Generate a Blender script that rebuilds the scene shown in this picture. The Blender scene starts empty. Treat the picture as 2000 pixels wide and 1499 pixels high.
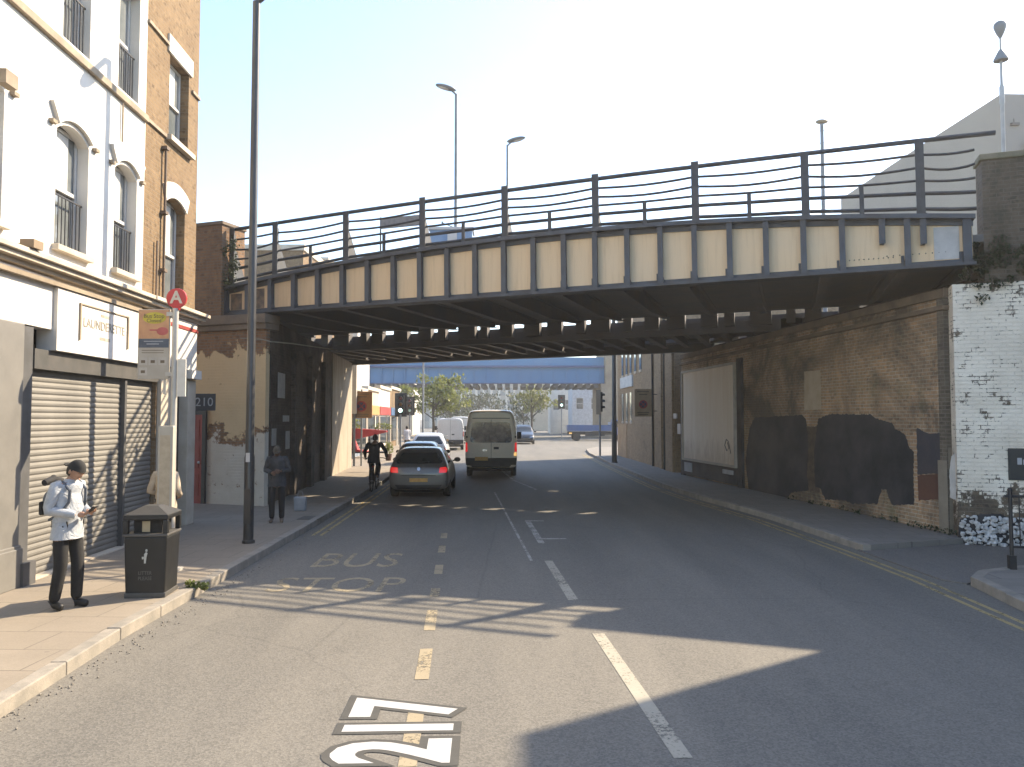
import bpy, bmesh, math, random
from mathutils import Vector, Matrix
from mathutils.bvhtree import BVHTree
random.seed(7)
R = math.radians
PI = math.pi
sc = bpy.context.scene
COL = sc.collection

# ---------------------------------------------------------------- camera
FPX, UC, VC, HZ, CAMZ = 1500.0, 1000.0, 749.5, 818.0, 2.3
PITCH = math.atan((HZ - VC) / FPX)
cam_data = bpy.data.cameras.new("camera")
cam = bpy.data.objects.new("camera", cam_data)
COL.objects.link(cam)
cam.location = (0, 0, CAMZ)
cam.rotation_euler = (PI / 2 + PITCH, 0, 0)
cam_data.sensor_width = 36.0
cam_data.lens = 36.0 * FPX / 2000.0
cam_data.clip_end = 3000
sc.camera = cam

# ---------------------------------------------------------------- daylight
SUN_EL, SUN_AZ = 36.5, 34.0            # azimuth measured from +X towards +Y
S = Vector((math.cos(R(SUN_EL)) * math.cos(R(SUN_AZ)), math.cos(R(SUN_EL)) * math.sin(R(SUN_AZ)), math.sin(R(SUN_EL))))
sl = bpy.data.lights.new("sun", 'SUN')
sl.energy = 3.6
sl.angle = R(0.5)
sl.color = (1.0, 0.83, 0.60)
sun = bpy.data.objects.new("sun", sl)
COL.objects.link(sun)
sun.rotation_euler = S.to_track_quat('Z', 'Y').to_euler()
w = bpy.data.worlds.new("World")
sc.world = w
w.use_nodes = True
nt = w.node_tree
bg = nt.nodes["Background"]
sky = nt.nodes.new("ShaderNodeTexSky")
sky.sky_type = 'NISHITA'
sky.sun_disc = False
sky.sun_elevation = R(SUN_EL)
sky.sun_rotation = math.atan2(S.x, S.y)
sky.air_density = 1.0
sky.dust_density = 0.7
sky.ozone_density = 1.0
nt.links.new(sky.outputs[0], bg.inputs[0])
bg.inputs[1].default_value = 0.125
sc.view_settings.view_transform = 'Standard'
sc.view_settings.look = 'None'
sc.view_settings.gamma = 1.0
sc.view_settings.exposure = 1.84
sc.cycles.max_bounces = 8
sc.cycles.diffuse_bounces = 4

# ---------------------------------------------------------------- pixel -> place
def ray(u, v):
    x = (u - UC) / FPX
    y = (VC - v) / FPX
    return Vector((x, math.cos(PITCH) - y * math.sin(PITCH), math.sin(PITCH) + y * math.cos(PITCH)))
def G(u, v, z=0.0):
    d = ray(u, v)
    t = (z - CAMZ) / d.z
    return Vector((d.x * t, d.y * t, z))
def D(u, v, Y):
    d = ray(u, v)
    t = Y / d.y
    return Vector((d.x * t, Y, CAMZ + d.z * t))
class Frame:
    def __init__(s, ox, oy, ang):
        s.o = Vector((ox, oy, 0)); s.a = ang
        s.M = Matrix.Translation(s.o) @ Matrix.Rotation(ang, 4, 'Z')
        s.I = s.M.inverted()
    def hit(s, u, v, yo=0.0):
        o = s.I @ Vector((0, 0, CAMZ)); d = s.I.to_3x3() @ ray(u, v)
        t = (yo - o.y) / d.y
        p = o + d * t
        return p.x, p.z
    def w(s, x, y, z=0.0):
        return s.M @ Vector((x, y, z))

# ---------------------------------------------------------------- objects
def tag(o, label=None, cat=None, group=None, kind=None):
    if label: o["label"] = label
    if cat: o["category"] = cat
    if group: o["group"] = group
    if kind: o["kind"] = kind
    return o
def thing(name, label, cat, loc=(0, 0, 0), rz=0.0, group=None):
    o = bpy.data.objects.new(name, None)
    COL.objects.link(o)
    o.empty_display_size = 0.2
    o.location = loc
    o.rotation_euler = (0, 0, rz)
    return tag(o, label, cat, group)
def link_mesh(name, me, mat=None, parent=None, smooth=None, bevel=0.0):
    o = bpy.data.objects.new(name, me)
    COL.objects.link(o)
    if mat is not None:
        me.materials.clear()
        for m in (mat if isinstance(mat, (list, tuple)) else [mat]): me.materials.append(m)
    if parent is not None: o.parent = parent
    if smooth is not None:
        me.polygons.foreach_set("use_smooth", [True] * len(me.polygons))
        me.set_sharp_from_angle(angle=R(smooth))
    if bevel > 0:
        b = o.modifiers.new("bevel", 'BEVEL'); b.width = bevel; b.segments = 2; b.limit_method = 'ANGLE'; b.angle_limit = R(40)
    return o
def copy_tree(o, parent=None):
    c = o.copy(); COL.objects.link(c)
    if parent is not None: c.parent = parent
    for ch in list(o.children): copy_tree(ch, c)
    return c

class MB:
    def __init__(s): s.bm = bmesh.new(); s.mi = 0
    def face(s, pts):
        vs = [s.bm.verts.new(p) for p in pts]
        f = s.bm.faces.new(vs); f.material_index = s.mi
        return f
    def box(s, x0, x1, y0, y1, z0, z1, M=None):
        P = [Vector((x, y, z)) for z in (z0, z1) for y in (y0, y1) for x in (x0, x1)]
        if M is not None: P = [M @ p for p in P]
        v = [s.bm.verts.new(p) for p in P]
        for q in ((0, 2, 3, 1), (4, 5, 7, 6), (0, 1, 5, 4), (2, 6, 7, 3), (0, 4, 6, 2), (1, 3, 7, 5)):
            f = s.bm.faces.new([v[i] for i in q]); f.material_index = s.mi
        return s
    def cbox(s, c, sz, M=None):
        c = Vector(c)
        return s.box(c.x - sz[0] / 2, c.x + sz[0] / 2, c.y - sz[1] / 2, c.y + sz[1] / 2, c.z - sz[2] / 2, c.z + sz[2] / 2, M)
    def prism(s, pts, axis, a, b, M=None):
        def P(p, h):
            q = Vector((p[0], h, p[1])) if axis == 'y' else (Vector((p[0], p[1], h)) if axis == 'z' else Vector((h, p[0], p[1])))
            return M @ q if M is not None else q
        A = [s.bm.verts.new(P(p, a)) for p in pts]
        B = [s.bm.verts.new(P(p, b)) for p in pts]
        fs = [s.bm.faces.new(A), s.bm.faces.new(list(reversed(B)))]
        n = len(pts)
        for i in range(n): fs.append(s.bm.faces.new((A[i], B[i], B[(i + 1) % n], A[(i + 1) % n])))
        for f in fs: f.material_index = s.mi
        return s
    def tube(s, pts, r, n=8, cap=True):
        pts = [Vector(p) for p in pts]
        rs = r if isinstance(r, (list, tuple)) else [r] * len(pts)
        rings = []
        up = None
        for i, p in enumerate(pts):
            t = (pts[min(i + 1, len(pts) - 1)] - pts[max(i - 1, 0)]).normalized()
            if up is None:
                up = Vector((0, 0, 1)) if abs(t.z) < .9 else Vector((1, 0, 0))
            a = t.cross(up)
            if a.length < 1e-4: a = t.orthogonal()
            a.normalize(); b = a.cross(t); up = b
            rings.append([s.bm.verts.new(p + a * rs[i] * math.cos(2 * PI * k / n) + b * rs[i] * math.sin(2 * PI * k / n)) for k in range(n)])
        for A, B in zip(rings, rings[1:]):
            for k in range(n):
                f = s.bm.faces.new((A[k], A[(k + 1) % n], B[(k + 1) % n], B[k])); f.material_index = s.mi
        if cap:
            f = s.bm.faces.new(list(reversed(rings[0]))); f.material_index = s.mi
            f = s.bm.faces.new(rings[-1]); f.material_index = s.mi
        return s
    def lathe(s, prof, n=16, M=None):
        rings = []
        for r, z in prof:
            rings.append([s.bm.verts.new((M @ Vector((r * math.cos(2 * PI * k / n), r * math.sin(2 * PI * k / n), z))) if M is not None else (r * math.cos(2 * PI * k / n), r * math.sin(2 * PI * k / n), z)) for k in range(n)])
        for A, B in zip(rings, rings[1:]):
            for k in range(n):
                f = s.bm.faces.new((A[k], A[(k + 1) % n], B[(k + 1) % n], B[k])); f.material_index = s.mi
        f = s.bm.faces.new(list(reversed(rings[0]))); f.material_index = s.mi
        f = s.bm.faces.new(rings[-1]); f.material_index = s.mi
        return s
    def ball(s, c, r, seg=12, ring=8, M=None):
        r = Vector((r, r, r)) if isinstance(r, (int, float)) else Vector(r)
        m = Matrix.Translation(Vector(c)) @ (M if M is not None else Matrix.Identity(4)) @ Matrix.Diagonal((r.x, r.y, r.z, 1))
        g = bmesh.ops.create_uvsphere(s.bm, u_segments=seg, v_segments=ring, radius=1.0, matrix=m)
        for v in g['verts']:
            for f in v.link_faces: f.material_index = s.mi
        return s
    def add_mesh(s, me, M=None):
        t = bmesh.new(); t.from_mesh(me)
        if M is not None: t.transform(M)
        for f in t.faces: f.material_index = s.mi
        tm = bpy.data.meshes.new("tmp"); t.to_mesh(tm); t.free()
        s.bm.from_mesh(tm); bpy.data.meshes.remove(tm)
        return s
    def mesh(s, name):
        bmesh.ops.recalc_face_normals(s.bm, faces=s.bm.faces)
        me = bpy.data.meshes.new(name); s.bm.to_mesh(me); s.bm.free()
        return me
    def build(s, name, mat, parent=None, smooth=None, bevel=0.0):
        return link_mesh(name, s.mesh(name), mat, parent, smooth, bevel)

def text_mesh(txt, size, extrude=0.002, offset=0.0, align='CENTER', xs=1.0):
    c = bpy.data.curves.new("t", 'FONT'); c.body = txt; c.size = size; c.extrude = extrude; c.offset = offset
    c.align_x = align; c.align_y = 'CENTER'; c.resolution_u = 3
    o = bpy.data.objects.new("t", c); COL.objects.link(o)
    dg = bpy.context.evaluated_depsgraph_get()
    me = bpy.data.meshes.new_from_object(o.evaluated_get(dg))
    bpy.data.objects.remove(o); bpy.data.curves.remove(c)
    if xs != 1.0: me.transform(Matrix.Diagonal((xs, 1, 1, 1)))
    return me

# ---------------------------------------------------------------- materials
def _new(name):
    m = bpy.data.materials.new(name); m.use_nodes = True
    n = m.node_tree.nodes; return m, n, m.node_tree.links, n["Principled BSDF"]
def rgba(c): return (c[0], c[1], c[2], 1.0)
def ramp(n, l, src, p0, p1, c0=(0, 0, 0), c1=(1, 1, 1)):
    r = n.new("ShaderNodeValToRGB"); e = r.color_ramp.elements
    e[0].position = p0; e[0].color = rgba(c0); e[1].position = p1; e[1].color = rgba(c1)
    l.new(src, r.inputs[0]); return r.outputs[0]
def noise(n, l, vec, scale, det=4, rough=.6, dist=0.0):
    t = n.new("ShaderNodeTexNoise"); t.inputs["Scale"].default_value = scale; t.inputs["Detail"].default_value = det
    t.inputs["Roughness"].default_value = rough; t.inputs["Distortion"].default_value = dist
    if vec is not None: l.new(vec, t.inputs["Vector"])
    return t.outputs["Fac"]
def mix(n, l, fac, a, b, mode='MIX'):
    x = n.new("ShaderNodeMix"); x.data_type = 'RGBA'; x.blend_type = mode
    for s, val in ((0, fac), (6, a), (7, b)):
        if isinstance(val, (int, float)): x.inputs[s].default_value = val
        elif isinstance(val, tuple): x.inputs[s].default_value = rgba(val)
        else: l.new(val, x.inputs[s])
    return x.outputs[2]
def math_(n, l, op, a, b=0.0, clamp=False):
    x = n.new("ShaderNodeMath"); x.operation = op; x.use_clamp = clamp
    for i, val in enumerate((a, b)):
        if isinstance(val, (int, float)): x.inputs[i].default_value = val
        else: l.new(val, x.inputs[i])
    return x.outputs[0]
def coords(n, l, scale=None):
    tc = n.new("ShaderNodeTexCoord")
    if scale is None: return tc.outputs["Object"]
    mp = n.new("ShaderNodeMapping"); mp.inputs["Scale"].default_value = scale
    l.new(tc.outputs["Object"], mp.inputs["Vector"]); return mp.outputs[0]
def bump(n, l, b, h, strength, dist=0.01):
    x = n.new("ShaderNodeBump"); x.inputs["Strength"].default_value = strength; x.inputs["Distance"].default_value = dist
    l.new(h, x.inputs["Height"]); l.new(x.outputs[0], b.inputs["Normal"])
def mat(name, c, rough=.7, c2=None, scale=3.0, metal=0.0, bmp=0.0, bscale=40.0, streak=None, spec=.5, coat=0.0, emit=None, es=1.0, lo=.35, hi=.65):
    m, n, l, b = _new(name)
    b.inputs["Roughness"].default_value = rough; b.inputs["Metallic"].default_value = metal
    b.inputs["Specular IOR Level"].default_value = spec
    b.inputs["Coat Weight"].default_value = coat; b.inputs["Coat Roughness"].default_value = .06
    b.inputs["Base Color"].default_value = rgba(c)
    if c2 is None: c2 = tuple(x * .75 for x in c)
    v = coords(n, l, streak)
    col = mix(n, l, ramp(n, l, noise(n, l, v, scale), lo, hi), c, c2)
    l.new(col, b.inputs["Base Color"])
    if rough > .15:
        rr = n.new("ShaderNodeMapRange"); rr.inputs[3].default_value = max(0.02, rough - .12); rr.inputs[4].default_value = min(1, rough + .1)
        l.new(noise(n, l, coords(n, l), scale * 3), rr.inputs[0]); l.new(rr.outputs[0], b.inputs["Roughness"])
    if bmp: bump(n, l, b, noise(n, l, coords(n, l), bscale), bmp)
    if emit is not None:
        b.inputs["Emission Color"].default_value = rgba(emit); b.inputs["Emission Strength"].default_value = es
    return m
def uvec(n, l):
    """wall coordinates: run along the wall (x + y), height z"""
    tc = n.new("ShaderNodeTexCoord"); sp = n.new("ShaderNodeSeparateXYZ"); l.new(tc.outputs["Object"], sp.inputs[0])
    cb = n.new("ShaderNodeCombineXYZ"); l.new(math_(n, l, 'ADD', sp.outputs[0], sp.outputs[1]), cb.inputs[0]); l.new(sp.outputs[2], cb.inputs[1])
    return cb.outputs[0], sp.outputs[2], tc.outputs["Object"]
def brickmat(name, c1, c2, mortar, stain=(.05, .045, .04), st=(.5, .7), sscale=.6, bw=.225, rh=.075, ms=.009, extra=None, bstr=.5, green=None):
    m, n, l, b = _new(name)
    uv, z, ob = uvec(n, l)
    t = n.new("ShaderNodeTexBrick"); t.inputs["Scale"].default_value = 1.0
    t.inputs["Brick Width"].default_value = bw; t.inputs["Row Height"].default_value = rh; t.inputs["Mortar Size"].default_value = ms
    t.inputs["Mortar Smooth"].default_value = .3; t.inputs["Bias"].default_value = -.1
    l.new(uv, t.inputs["Vector"])
    var = noise(n, l, ob, 1.7, 5)
    l.new(mix(n, l, ramp(n, l, var, .35, .65), c1, c2), t.inputs["Color1"])
    l.new(mix(n, l, ramp(n, l, noise(n, l, ob, 9.0, 3), .4, .6), c1, tuple(x * .62 for x in c2)), t.inputs["Color2"])
    t.inputs["Mortar"].default_value = rgba(mortar)
    col = t.outputs["Color"]
    col = mix(n, l, math_(n, l, 'MULTIPLY', ramp(n, l, noise(n, l, ob, sscale, 8, .7, .6), st[0], st[1]), .8), col, stain)
    if green is not None:
        col = mix(n, l, math_(n, l, 'MULTIPLY', ramp(n, l, noise(n, l, ob, .9, 6, .65), .55, .72), .55), col, green)
    if extra is not None: col = extra(n, l, col, uv, z, ob, t)
    l.new(col, b.inputs["Base Color"]); b.inputs["Roughness"].default_value = .9; b.inputs["Specular IOR Level"].default_value = .25
    h = math_(n, l, 'SUBTRACT', noise(n, l, ob, 30, 3), math_(n, l, 'MULTIPLY', t.outputs["Fac"], 1.2))
    bump(n, l, b, h, bstr, .012)
    return m
def leafmat(name, c1, c2):
    m, n, l, b = _new(name)
    v = coords(n, l)
    l.new(mix(n, l, ramp(n, l, noise(n, l, v, 1.3, 4), .35, .65), c1, c2), b.inputs["Base Color"])
    b.inputs["Roughness"].default_value = .6
    tr = n.new("ShaderNodeBsdfTranslucent"); tr.inputs[0].default_value = rgba(tuple(min(1, x * 1.3) for x in c1))
    ms = n.new("ShaderNodeMixShader"); ms.inputs[0].default_value = .3
    l.new(b.outputs[0], ms.inputs[1]); l.new(tr.outputs[0], ms.inputs[2])
    l.new(ms.outputs[0], n["Material Output"].inputs[0])
    return m
def glassmat(name, c=(.05, .06, .065), c2=None, rough=.04, scale=.8):
    return mat(name, c, rough, c2 or tuple(x * 2.2 for x in c), scale, spec=.8)
def worn(name, c, under=.45, scale=9.0):
    """worn road paint: worn through in specks"""
    m, n, l, b = _new(name)
    v = coords(n, l)
    l.new(mix(n, l, noise(n, l, v, 6), c, tuple(x * .75 for x in c)), b.inputs["Base Color"])
    b.inputs["Roughness"].default_value = .8
    tp = n.new("ShaderNodeBsdfTransparent"); ms = n.new("ShaderNodeMixShader")
    f = math_(n, l, 'ADD', math_(n, l, 'MULTIPLY', noise(n, l, v, scale * 3, 5, .75), .6), math_(n, l, 'MULTIPLY', noise(n, l, v, scale * .25, 3), .4))
    l.new(ramp(n, l, f, under - .06, under + .06), ms.inputs[0])
    l.new(tp.outputs[0], ms.inputs[1]); l.new(b.outputs[0], ms.inputs[2])
    l.new(ms.outputs[0], n["Material Output"].inputs[0])
    return m

def asphalt(name, c1, c2, track=True):
    m, n, l, b = _new(name)
    v = coords(n, l)
    big = noise(n, l, coords(n, l, (.9, .12, 1)), 1.0, 5, .6)
    col = mix(n, l, ramp(n, l, big, .35, .68), c1, c2)
    col = mix(n, l, math_(n, l, 'MULTIPLY', ramp(n, l, noise(n, l, v, .5, 6, .7, .8), .55, .75), .35), col, tuple(x * .6 for x in c1))
    vo = n.new("ShaderNodeTexVoronoi"); vo.inputs["Scale"].default_value = 70; l.new(v, vo.inputs["Vector"])
    gr = n.new("ShaderNodeSeparateColor"); l.new(vo.outputs["Color"], gr.inputs[0])
    col = mix(n, l, .34, col, mix(n, l, gr.outputs[0], tuple(x * .55 for x in c1), tuple(x * 1.5 for x in c2)))
    # old cracks and patch seams
    vc = n.new("ShaderNodeTexVoronoi"); vc.feature = 'DISTANCE_TO_EDGE'; vc.inputs["Scale"].default_value = .23
    wv = mix(n, l, .25, v, noise(n, l, v, 1.2, 5))
    l.new(wv, vc.inputs["Vector"])
    cr = ramp(n, l, vc.outputs["Distance"], .0, .004, (1, 1, 1), (0, 0, 0))
    col = mix(n, l, math_(n, l, 'MULTIPLY', cr, .22), col, (.03, .03, .03))
    l.new(col, b.inputs["Base Color"])
    b.inputs["Roughness"].default_value = .82; b.inputs["Specular IOR Level"].default_value = .35
    bump(n, l, b, math_(n, l, 'ADD', vo.outputs["Distance"], noise(n, l, v, 120, 2)), .3, .005)
    return m
def paving(name, c1, c2, bw=.75, rh=.6, ms=.008):
    m, n, l, b = _new(name)
    v = coords(n, l)
    t = n.new("ShaderNodeTexBrick"); t.inputs["Scale"].default_value = 1.0
    t.inputs["Brick Width"].default_value = bw; t.inputs["Row Height"].default_value = rh; t.inputs["Mortar Size"].default_value = ms
    mp = n.new("ShaderNodeMapping"); mp.inputs["Rotation"].default_value = (0, 0, R(2)); l.new(v, mp.inputs["Vector"])
    l.new(mp.outputs[0], t.inputs["Vector"])
    t.inputs["Color1"].default_value = rgba(c1); t.inputs["Color2"].default_value = rgba(c2); t.inputs["Mortar"].default_value = rgba(tuple(x * .35 for x in c1))
    col = mix(n, l, ramp(n, l, noise(n, l, v, 1.1, 6, .7), .4, .7), t.outputs["Color"], tuple(x * .72 for x in c2))
    # chewing gum spots and grime
    vo = n.new("ShaderNodeTexVoronoi"); vo.inputs["Scale"].default_value = 2.6; l.new(v, vo.inputs["Vector"])
    col = mix(n, l, ramp(n, l, vo.outputs["Distance"], .05, .07, (.6, .6, .6), (0, 0, 0)), col, tuple(x * .45 for x in c1))
    col = mix(n, l, .35, col, mix(n, l, noise(n, l, v, 45, 3), tuple(x * .5 for x in c1), tuple(x * 1.35 for x in c1)))
    l.new(col, b.inputs["Base Color"]); b.inputs["Roughness"].default_value = .85
    bump(n, l, b, math_(n, l, 'SUBTRACT', noise(n, l, v, 60, 3), t.outputs["Fac"]), .4, .006)
    return m
# ================================================================ setting: ground, road, pavements
m_ground = asphalt("ground_mat", (.10, .096, .09), (.13, .122, .115))
m_road = asphalt("road_asphalt", (.112, .107, .097), (.176, .164, .142))
m_pave = paving("paving_slabs", (.235, .200, .158), (.275, .236, .188))
m_pave_r = paving("paving_slabs_grey", (.20, .185, .165), (.245, .225, .20), .6, .45)
m_kerb = mat("kerb_granite", (.29, .26, .22), .85, (.20, .185, .16), 4, bmp=.4)
m_entry = asphalt("entry_asphalt", (.13, .122, .112), (.175, .163, .148))
m_white = worn("worn_white_paint", (.38, .35, .285), .43, 9)
m_whiteold = worn("faded_white_paint", (.40, .385, .35), .45, 9)
m_yellow = worn("worn_yellow_paint", (.38, .30, .14), .44, 8)
m_cream = worn("faded_cream_paint", (.34, .285, .19), .435, 8)
m_217w = mat("number_white_paint", (.44, .44, .435), .8, (.39, .39, .385), 6)
m_217d = mat("number_dark_edge", (.066, .064, .058), .85, (.055, .054, .050), 6)

mb = MB(); mb.face([(-700, -300, -.004), (700, -300, -.004), (700, 1400, -.004), (-700, 1400, -.004)])
tag(mb.build("ground", m_ground), kind="structure")
mb = MB(); mb.face([(-20, -30, 0), (60, -30, 0), (60, 170, 0), (-20, 170, 0)])
tag(mb.build("road", m_road), kind="structure")

def off(pts, d):
    out = []
    for i, p in enumerate(pts):
        a = Vector(pts[max(i - 1, 0)]); b = Vector(pts[min(i + 1, len(pts) - 1)])
        t = (b - a).normalized(); out.append((p[0] + t.y * d, p[1] - t.x * d))     # + = right of travel
    return out
def strip(mb, pts, d0, d1, z0, z1=None):
    A, B = off(pts, d0), off(pts, d1)
    for i in range(len(pts) - 1):
        q = [A[i], B[i], B[i + 1], A[i + 1]]
        if z1 is None: mb.face([(p[0], p[1], z0) for p in q])
    if z1 is not None:
        mb.prism(A + list(reversed(B)), 'z', z0, z1)
def dense(pts, step=1.5):
    out = []
    for a, b in zip(pts, pts[1:]):
        a, b = Vector(a), Vector(b); n = max(1, int((b - a).length / step))
        out += [tuple(a.lerp(b, i / n)) for i in range(n)]
    return out + [tuple(pts[-1])]
LK = [(-3.80, -25), (-3.92, 5.9), (-4.07, 8.1), (-4.09, 10.9), (-4.17, 15.2), (-4.32, 20.7), (-4.55, 27.2), (-4.95, 36), (-5.6, 50), (-6.6, 70), (-7.8, 90), (-9.5, 125)]
RK = [(5.70, -25), (6.0, 8.6), (6.12, 11), (6.07, 13.4), (5.87, 17.6), (5.3, 22), (5.03, 25.5), (4.93, 31), (4.88, 38), (4.92, 49), (5.3, 55), (6.4, 58.6), (9.2, 60.6), (14, 61.2), (55, 62.5)]
PAVE_Z = .12
def kerbstones(name, pts, side):
    """each kerbstone is a block of its own inside one kerb mesh"""
    mb = MB()
    for a, b in zip(pts, pts[1:]):
        a, b = Vector(a), Vector(b); L = (b - a).length; n = max(1, round(L / .92)); t = (b - a) / L
        ang = math.atan2(t.y, t.x)
        for i in range(n):
            c = a + t * (L * (i + .5) / n)
            M = Matrix.Translation((c.x, c.y, 0)) @ Matrix.Rotation(ang, 4, 'Z')
            y0, y1 = (0, .15) if side > 0 else (-.15, 0)
            dz = random.uniform(-.006, .006)
            mb.box(-L / n / 2 + .004, L / n / 2 - .004, y0, y1, -.05, PAVE_Z + .006 + dz, M)
    return tag(mb.build(name, m_kerb, bevel=.012), kind="structure")
kerbstones("kerb", LK, 1)
mb = MB(); mb.prism(off(LK, -.145) + [(-24, 125), (-24, -25)], 'z', -.05, PAVE_Z)
tag(mb.build("pavement", m_pave), kind="structure")
RKA = RK[3:]
kerbstones("kerb", RKA, -1)
mb = MB(); mb.prism(off(RKA, .145) + [(55, 46), (9.6, 46), (9.6, 14.6)], 'z', -.05, PAVE_Z)
tag(mb.build("pavement", m_pave_r), kind="structure")
RKB = [(5.70, -25), (6.0, 8.7), (6.32, 10.7), (6.7, 11.15), (8.6, 12.0), (11.4, 13.0)]
kerbstones("kerb", RKB, -1)
mb = MB(); mb.prism(off(RKB, .145) + [(12, 12.6), (12, -25)], 'z', -.05, PAVE_Z)
tag(mb.build("pavement", m_pave_r), kind="structure")
mb = MB(); mb.prism([(6.02, 13.5), (6.1, 11.0), (6.3, 10.75), (6.7, 11.0), (8.6, 11.9), (12, 12.9), (12, 15), (9.6, 14.8)], 'z', -.05, .022)
tag(mb.build("side_entry", m_entry), kind="structure")
# far islands and pavements beyond the junction
mb = MB(); mb.prism([(8.2, 92), (60, 94), (60, 170), (7.0, 170)], 'z', -.05, PAVE_Z)
tag(mb.build("pavement", m_pave_r), kind="structure")

# ---- painted markings, one mesh per kind of marking
ZM = .004
def line(mb, a, b, w, z=ZM):
    a, b = Vector((a.x, a.y)), Vector((b.x, b.y)); t = (b - a).normalized(); n = Vector((-t.y, t.x)) * w / 2
    mb.face([(a.x - n.x, a.y - n.y, z), (b.x - n.x, b.y - n.y, z), (b.x + n.x, b.y + n.y, z), (a.x + n.x, a.y + n.y, z)])
mb = MB()
for p, q in (((1335, 1482), (1168, 1238)), ((1120, 1173), (1071, 1096))): line(mb, G(*p), G(*q), .13)
tag(mb.build("centre_line", m_white), kind="structure")
mb = MB()
for p, q, ww in (((1058, 1062), (1030, 1017), .12), ((1028, 1018), (1062, 1018), .16), ((1058, 1053), (1106, 1053), .13)): line(mb, G(*p), G(*q), ww)
a, b = G(966, 962), G(1038, 1096)
line(mb, a, b, .05)
a = G(1002, 938); line(mb, a, G(1048, 957), .10); line(mb, G(975, 915), G(1000, 936), .1)
tag(mb.build("junction_marking", m_whiteold), kind="structure")
mb = MB()
for v0, v1 in ((1499, 1385), (1328, 1268), (1232, 1192), (1166, 1150), (1122, 1104), (1080, 1066), (1052, 1042)):
    def ux(v): return 828 + (1300 - v) * .155 if v < 1300 else 828 - (v - 1300) * .165
    line(mb, G(ux(v0), v0), G(ux(v1), v1), .125)
tag(mb.build("bus_cage_line", m_cream), kind="structure")
mb = MB(); strip(mb, dense([p for p in LK if 15 < p[1] < 60]), .22, .29, ZM); strip(mb, dense([p for p in LK if 15 < p[1] < 60]), .38, .45, ZM)
tag(mb.build("double_yellow_line", m_yellow), kind="structure")
mb = MB(); strip(mb, dense(RK[:10]), -.29, -.22, ZM); strip(mb, dense(RK[:10]), -.46, -.39, ZM)
tag(mb.build("double_yellow_line", m_yellow), kind="structure")
def road_text(name, txt, size, c, rz, sx, sy, m, offset=0.0, z=ZM):
    me = text_mesh(txt, size, 0.0, offset)
    me.transform(Matrix.Translation((c[0], c[1], z)) @ Matrix.Rotation(rz, 4, 'Z') @ Matrix.Diagonal((sx, sy, 1, 1)))
    return tag(link_mesh(name, me, m), kind="structure")
road_text("bus_stop_lettering", "BUS", 1.0, (-2.50, 12.55), R(1), 0.82, 1.75, m_cream)
road_text("bus_stop_lettering", "STOP", 1.0, (-2.42, 10.72), R(1), 0.78, 1.3, m_cream)
road_text("road_number", "217", 1.0, (-.80, 5.82), R(92), .80, 1.10, m_217d, .085, .0048)
road_text("road_number", "217", 1.0, (-.80, 5.82), R(92), .80, 1.10, m_217w, .03, .0062)
# scraps on the pavement: the utility cover and gully in the left kerb
mb = MB(); mb.cbox((-4.42, 17.0, PAVE_Z + .002), (.45, .6, .008))
tag(mb.build("utility_cover", mat("cast_iron", (.07, .065, .06), .7, (.12, .1, .08), 8)), kind="structure")
# grit and small stones that gather in the left gutter
rg = random.Random(4); mb = MB()
for i in range(420):
    y = 4.5 + 13 * rg.random() ** 1.5; x = -3.9 - .012 * y + .03 + abs(rg.gauss(0, .11)); r = rg.uniform(.004, .012)
    bmesh.ops.create_icosphere(mb.bm, subdivisions=1, radius=r, matrix=Matrix.Translation((x + .02, y, r * .5)))
tag(mb.build("gutter_grit", mat("grit", (.30, .27, .22), .9, (.12, .11, .10), 60)), "loose grit and small stones lying along the left gutter", "grit", None, "stuff")
# ================================================================ the road bridge overhead
BA = math.atan2(-.341, .94)
BR = Frame(-6.1, 19.4, BA)
TILT = .0095
m_cream_paint = mat("cream_girder_paint", (.60, .46, .29), .75, (.52, .38, .22), .9, streak=(3, 3, .5), lo=.3, hi=.75)
def girder_paint():
    m, n, l, b = _new("girder_cream")
    v = coords(n, l)
    col = mix(n, l, ramp(n, l, noise(n, l, v, .35, 4), .3, .7), (.74, .54, .325), (.68, .54, .37))
    st = noise(n, l, coords(n, l, (7, 7, .45)), 1.6, 5, .65)
    col = mix(n, l, math_(n, l, 'MULTIPLY', ramp(n, l, st, .50, .80), .50), col, (.40, .275, .15))
    col = mix(n, l, ramp(n, l, noise(n, l, v, 6, 6, .7), .70, .76), col, (.20, .12, .07))
    l.new(col, b.inputs["Base Color"]); b.inputs["Roughness"].default_value = .7
    bump(n, l, b, noise(n, l, v, 4, 3), .15, .02)
    return m
m_girder = girder_paint()
m_dark = mat("dark_blue_steel", (.060, .072, .092), .6, (.045, .045, .050), 2.5, bmp=.25, bscale=25)
m_rail = mat("grey_rail_steel", (.048, .055, .066), .65, (.035, .036, .04), 3, bmp=.2)
m_soffit = mat("sooty_steel", (.115, .118, .128), .75, (.14, .125, .115), .8, bmp=.3)
m_deck = mat("deck_plate", (.12, .123, .133), .85, (.145, .135, .13), 1.1, bmp=.3)

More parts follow.
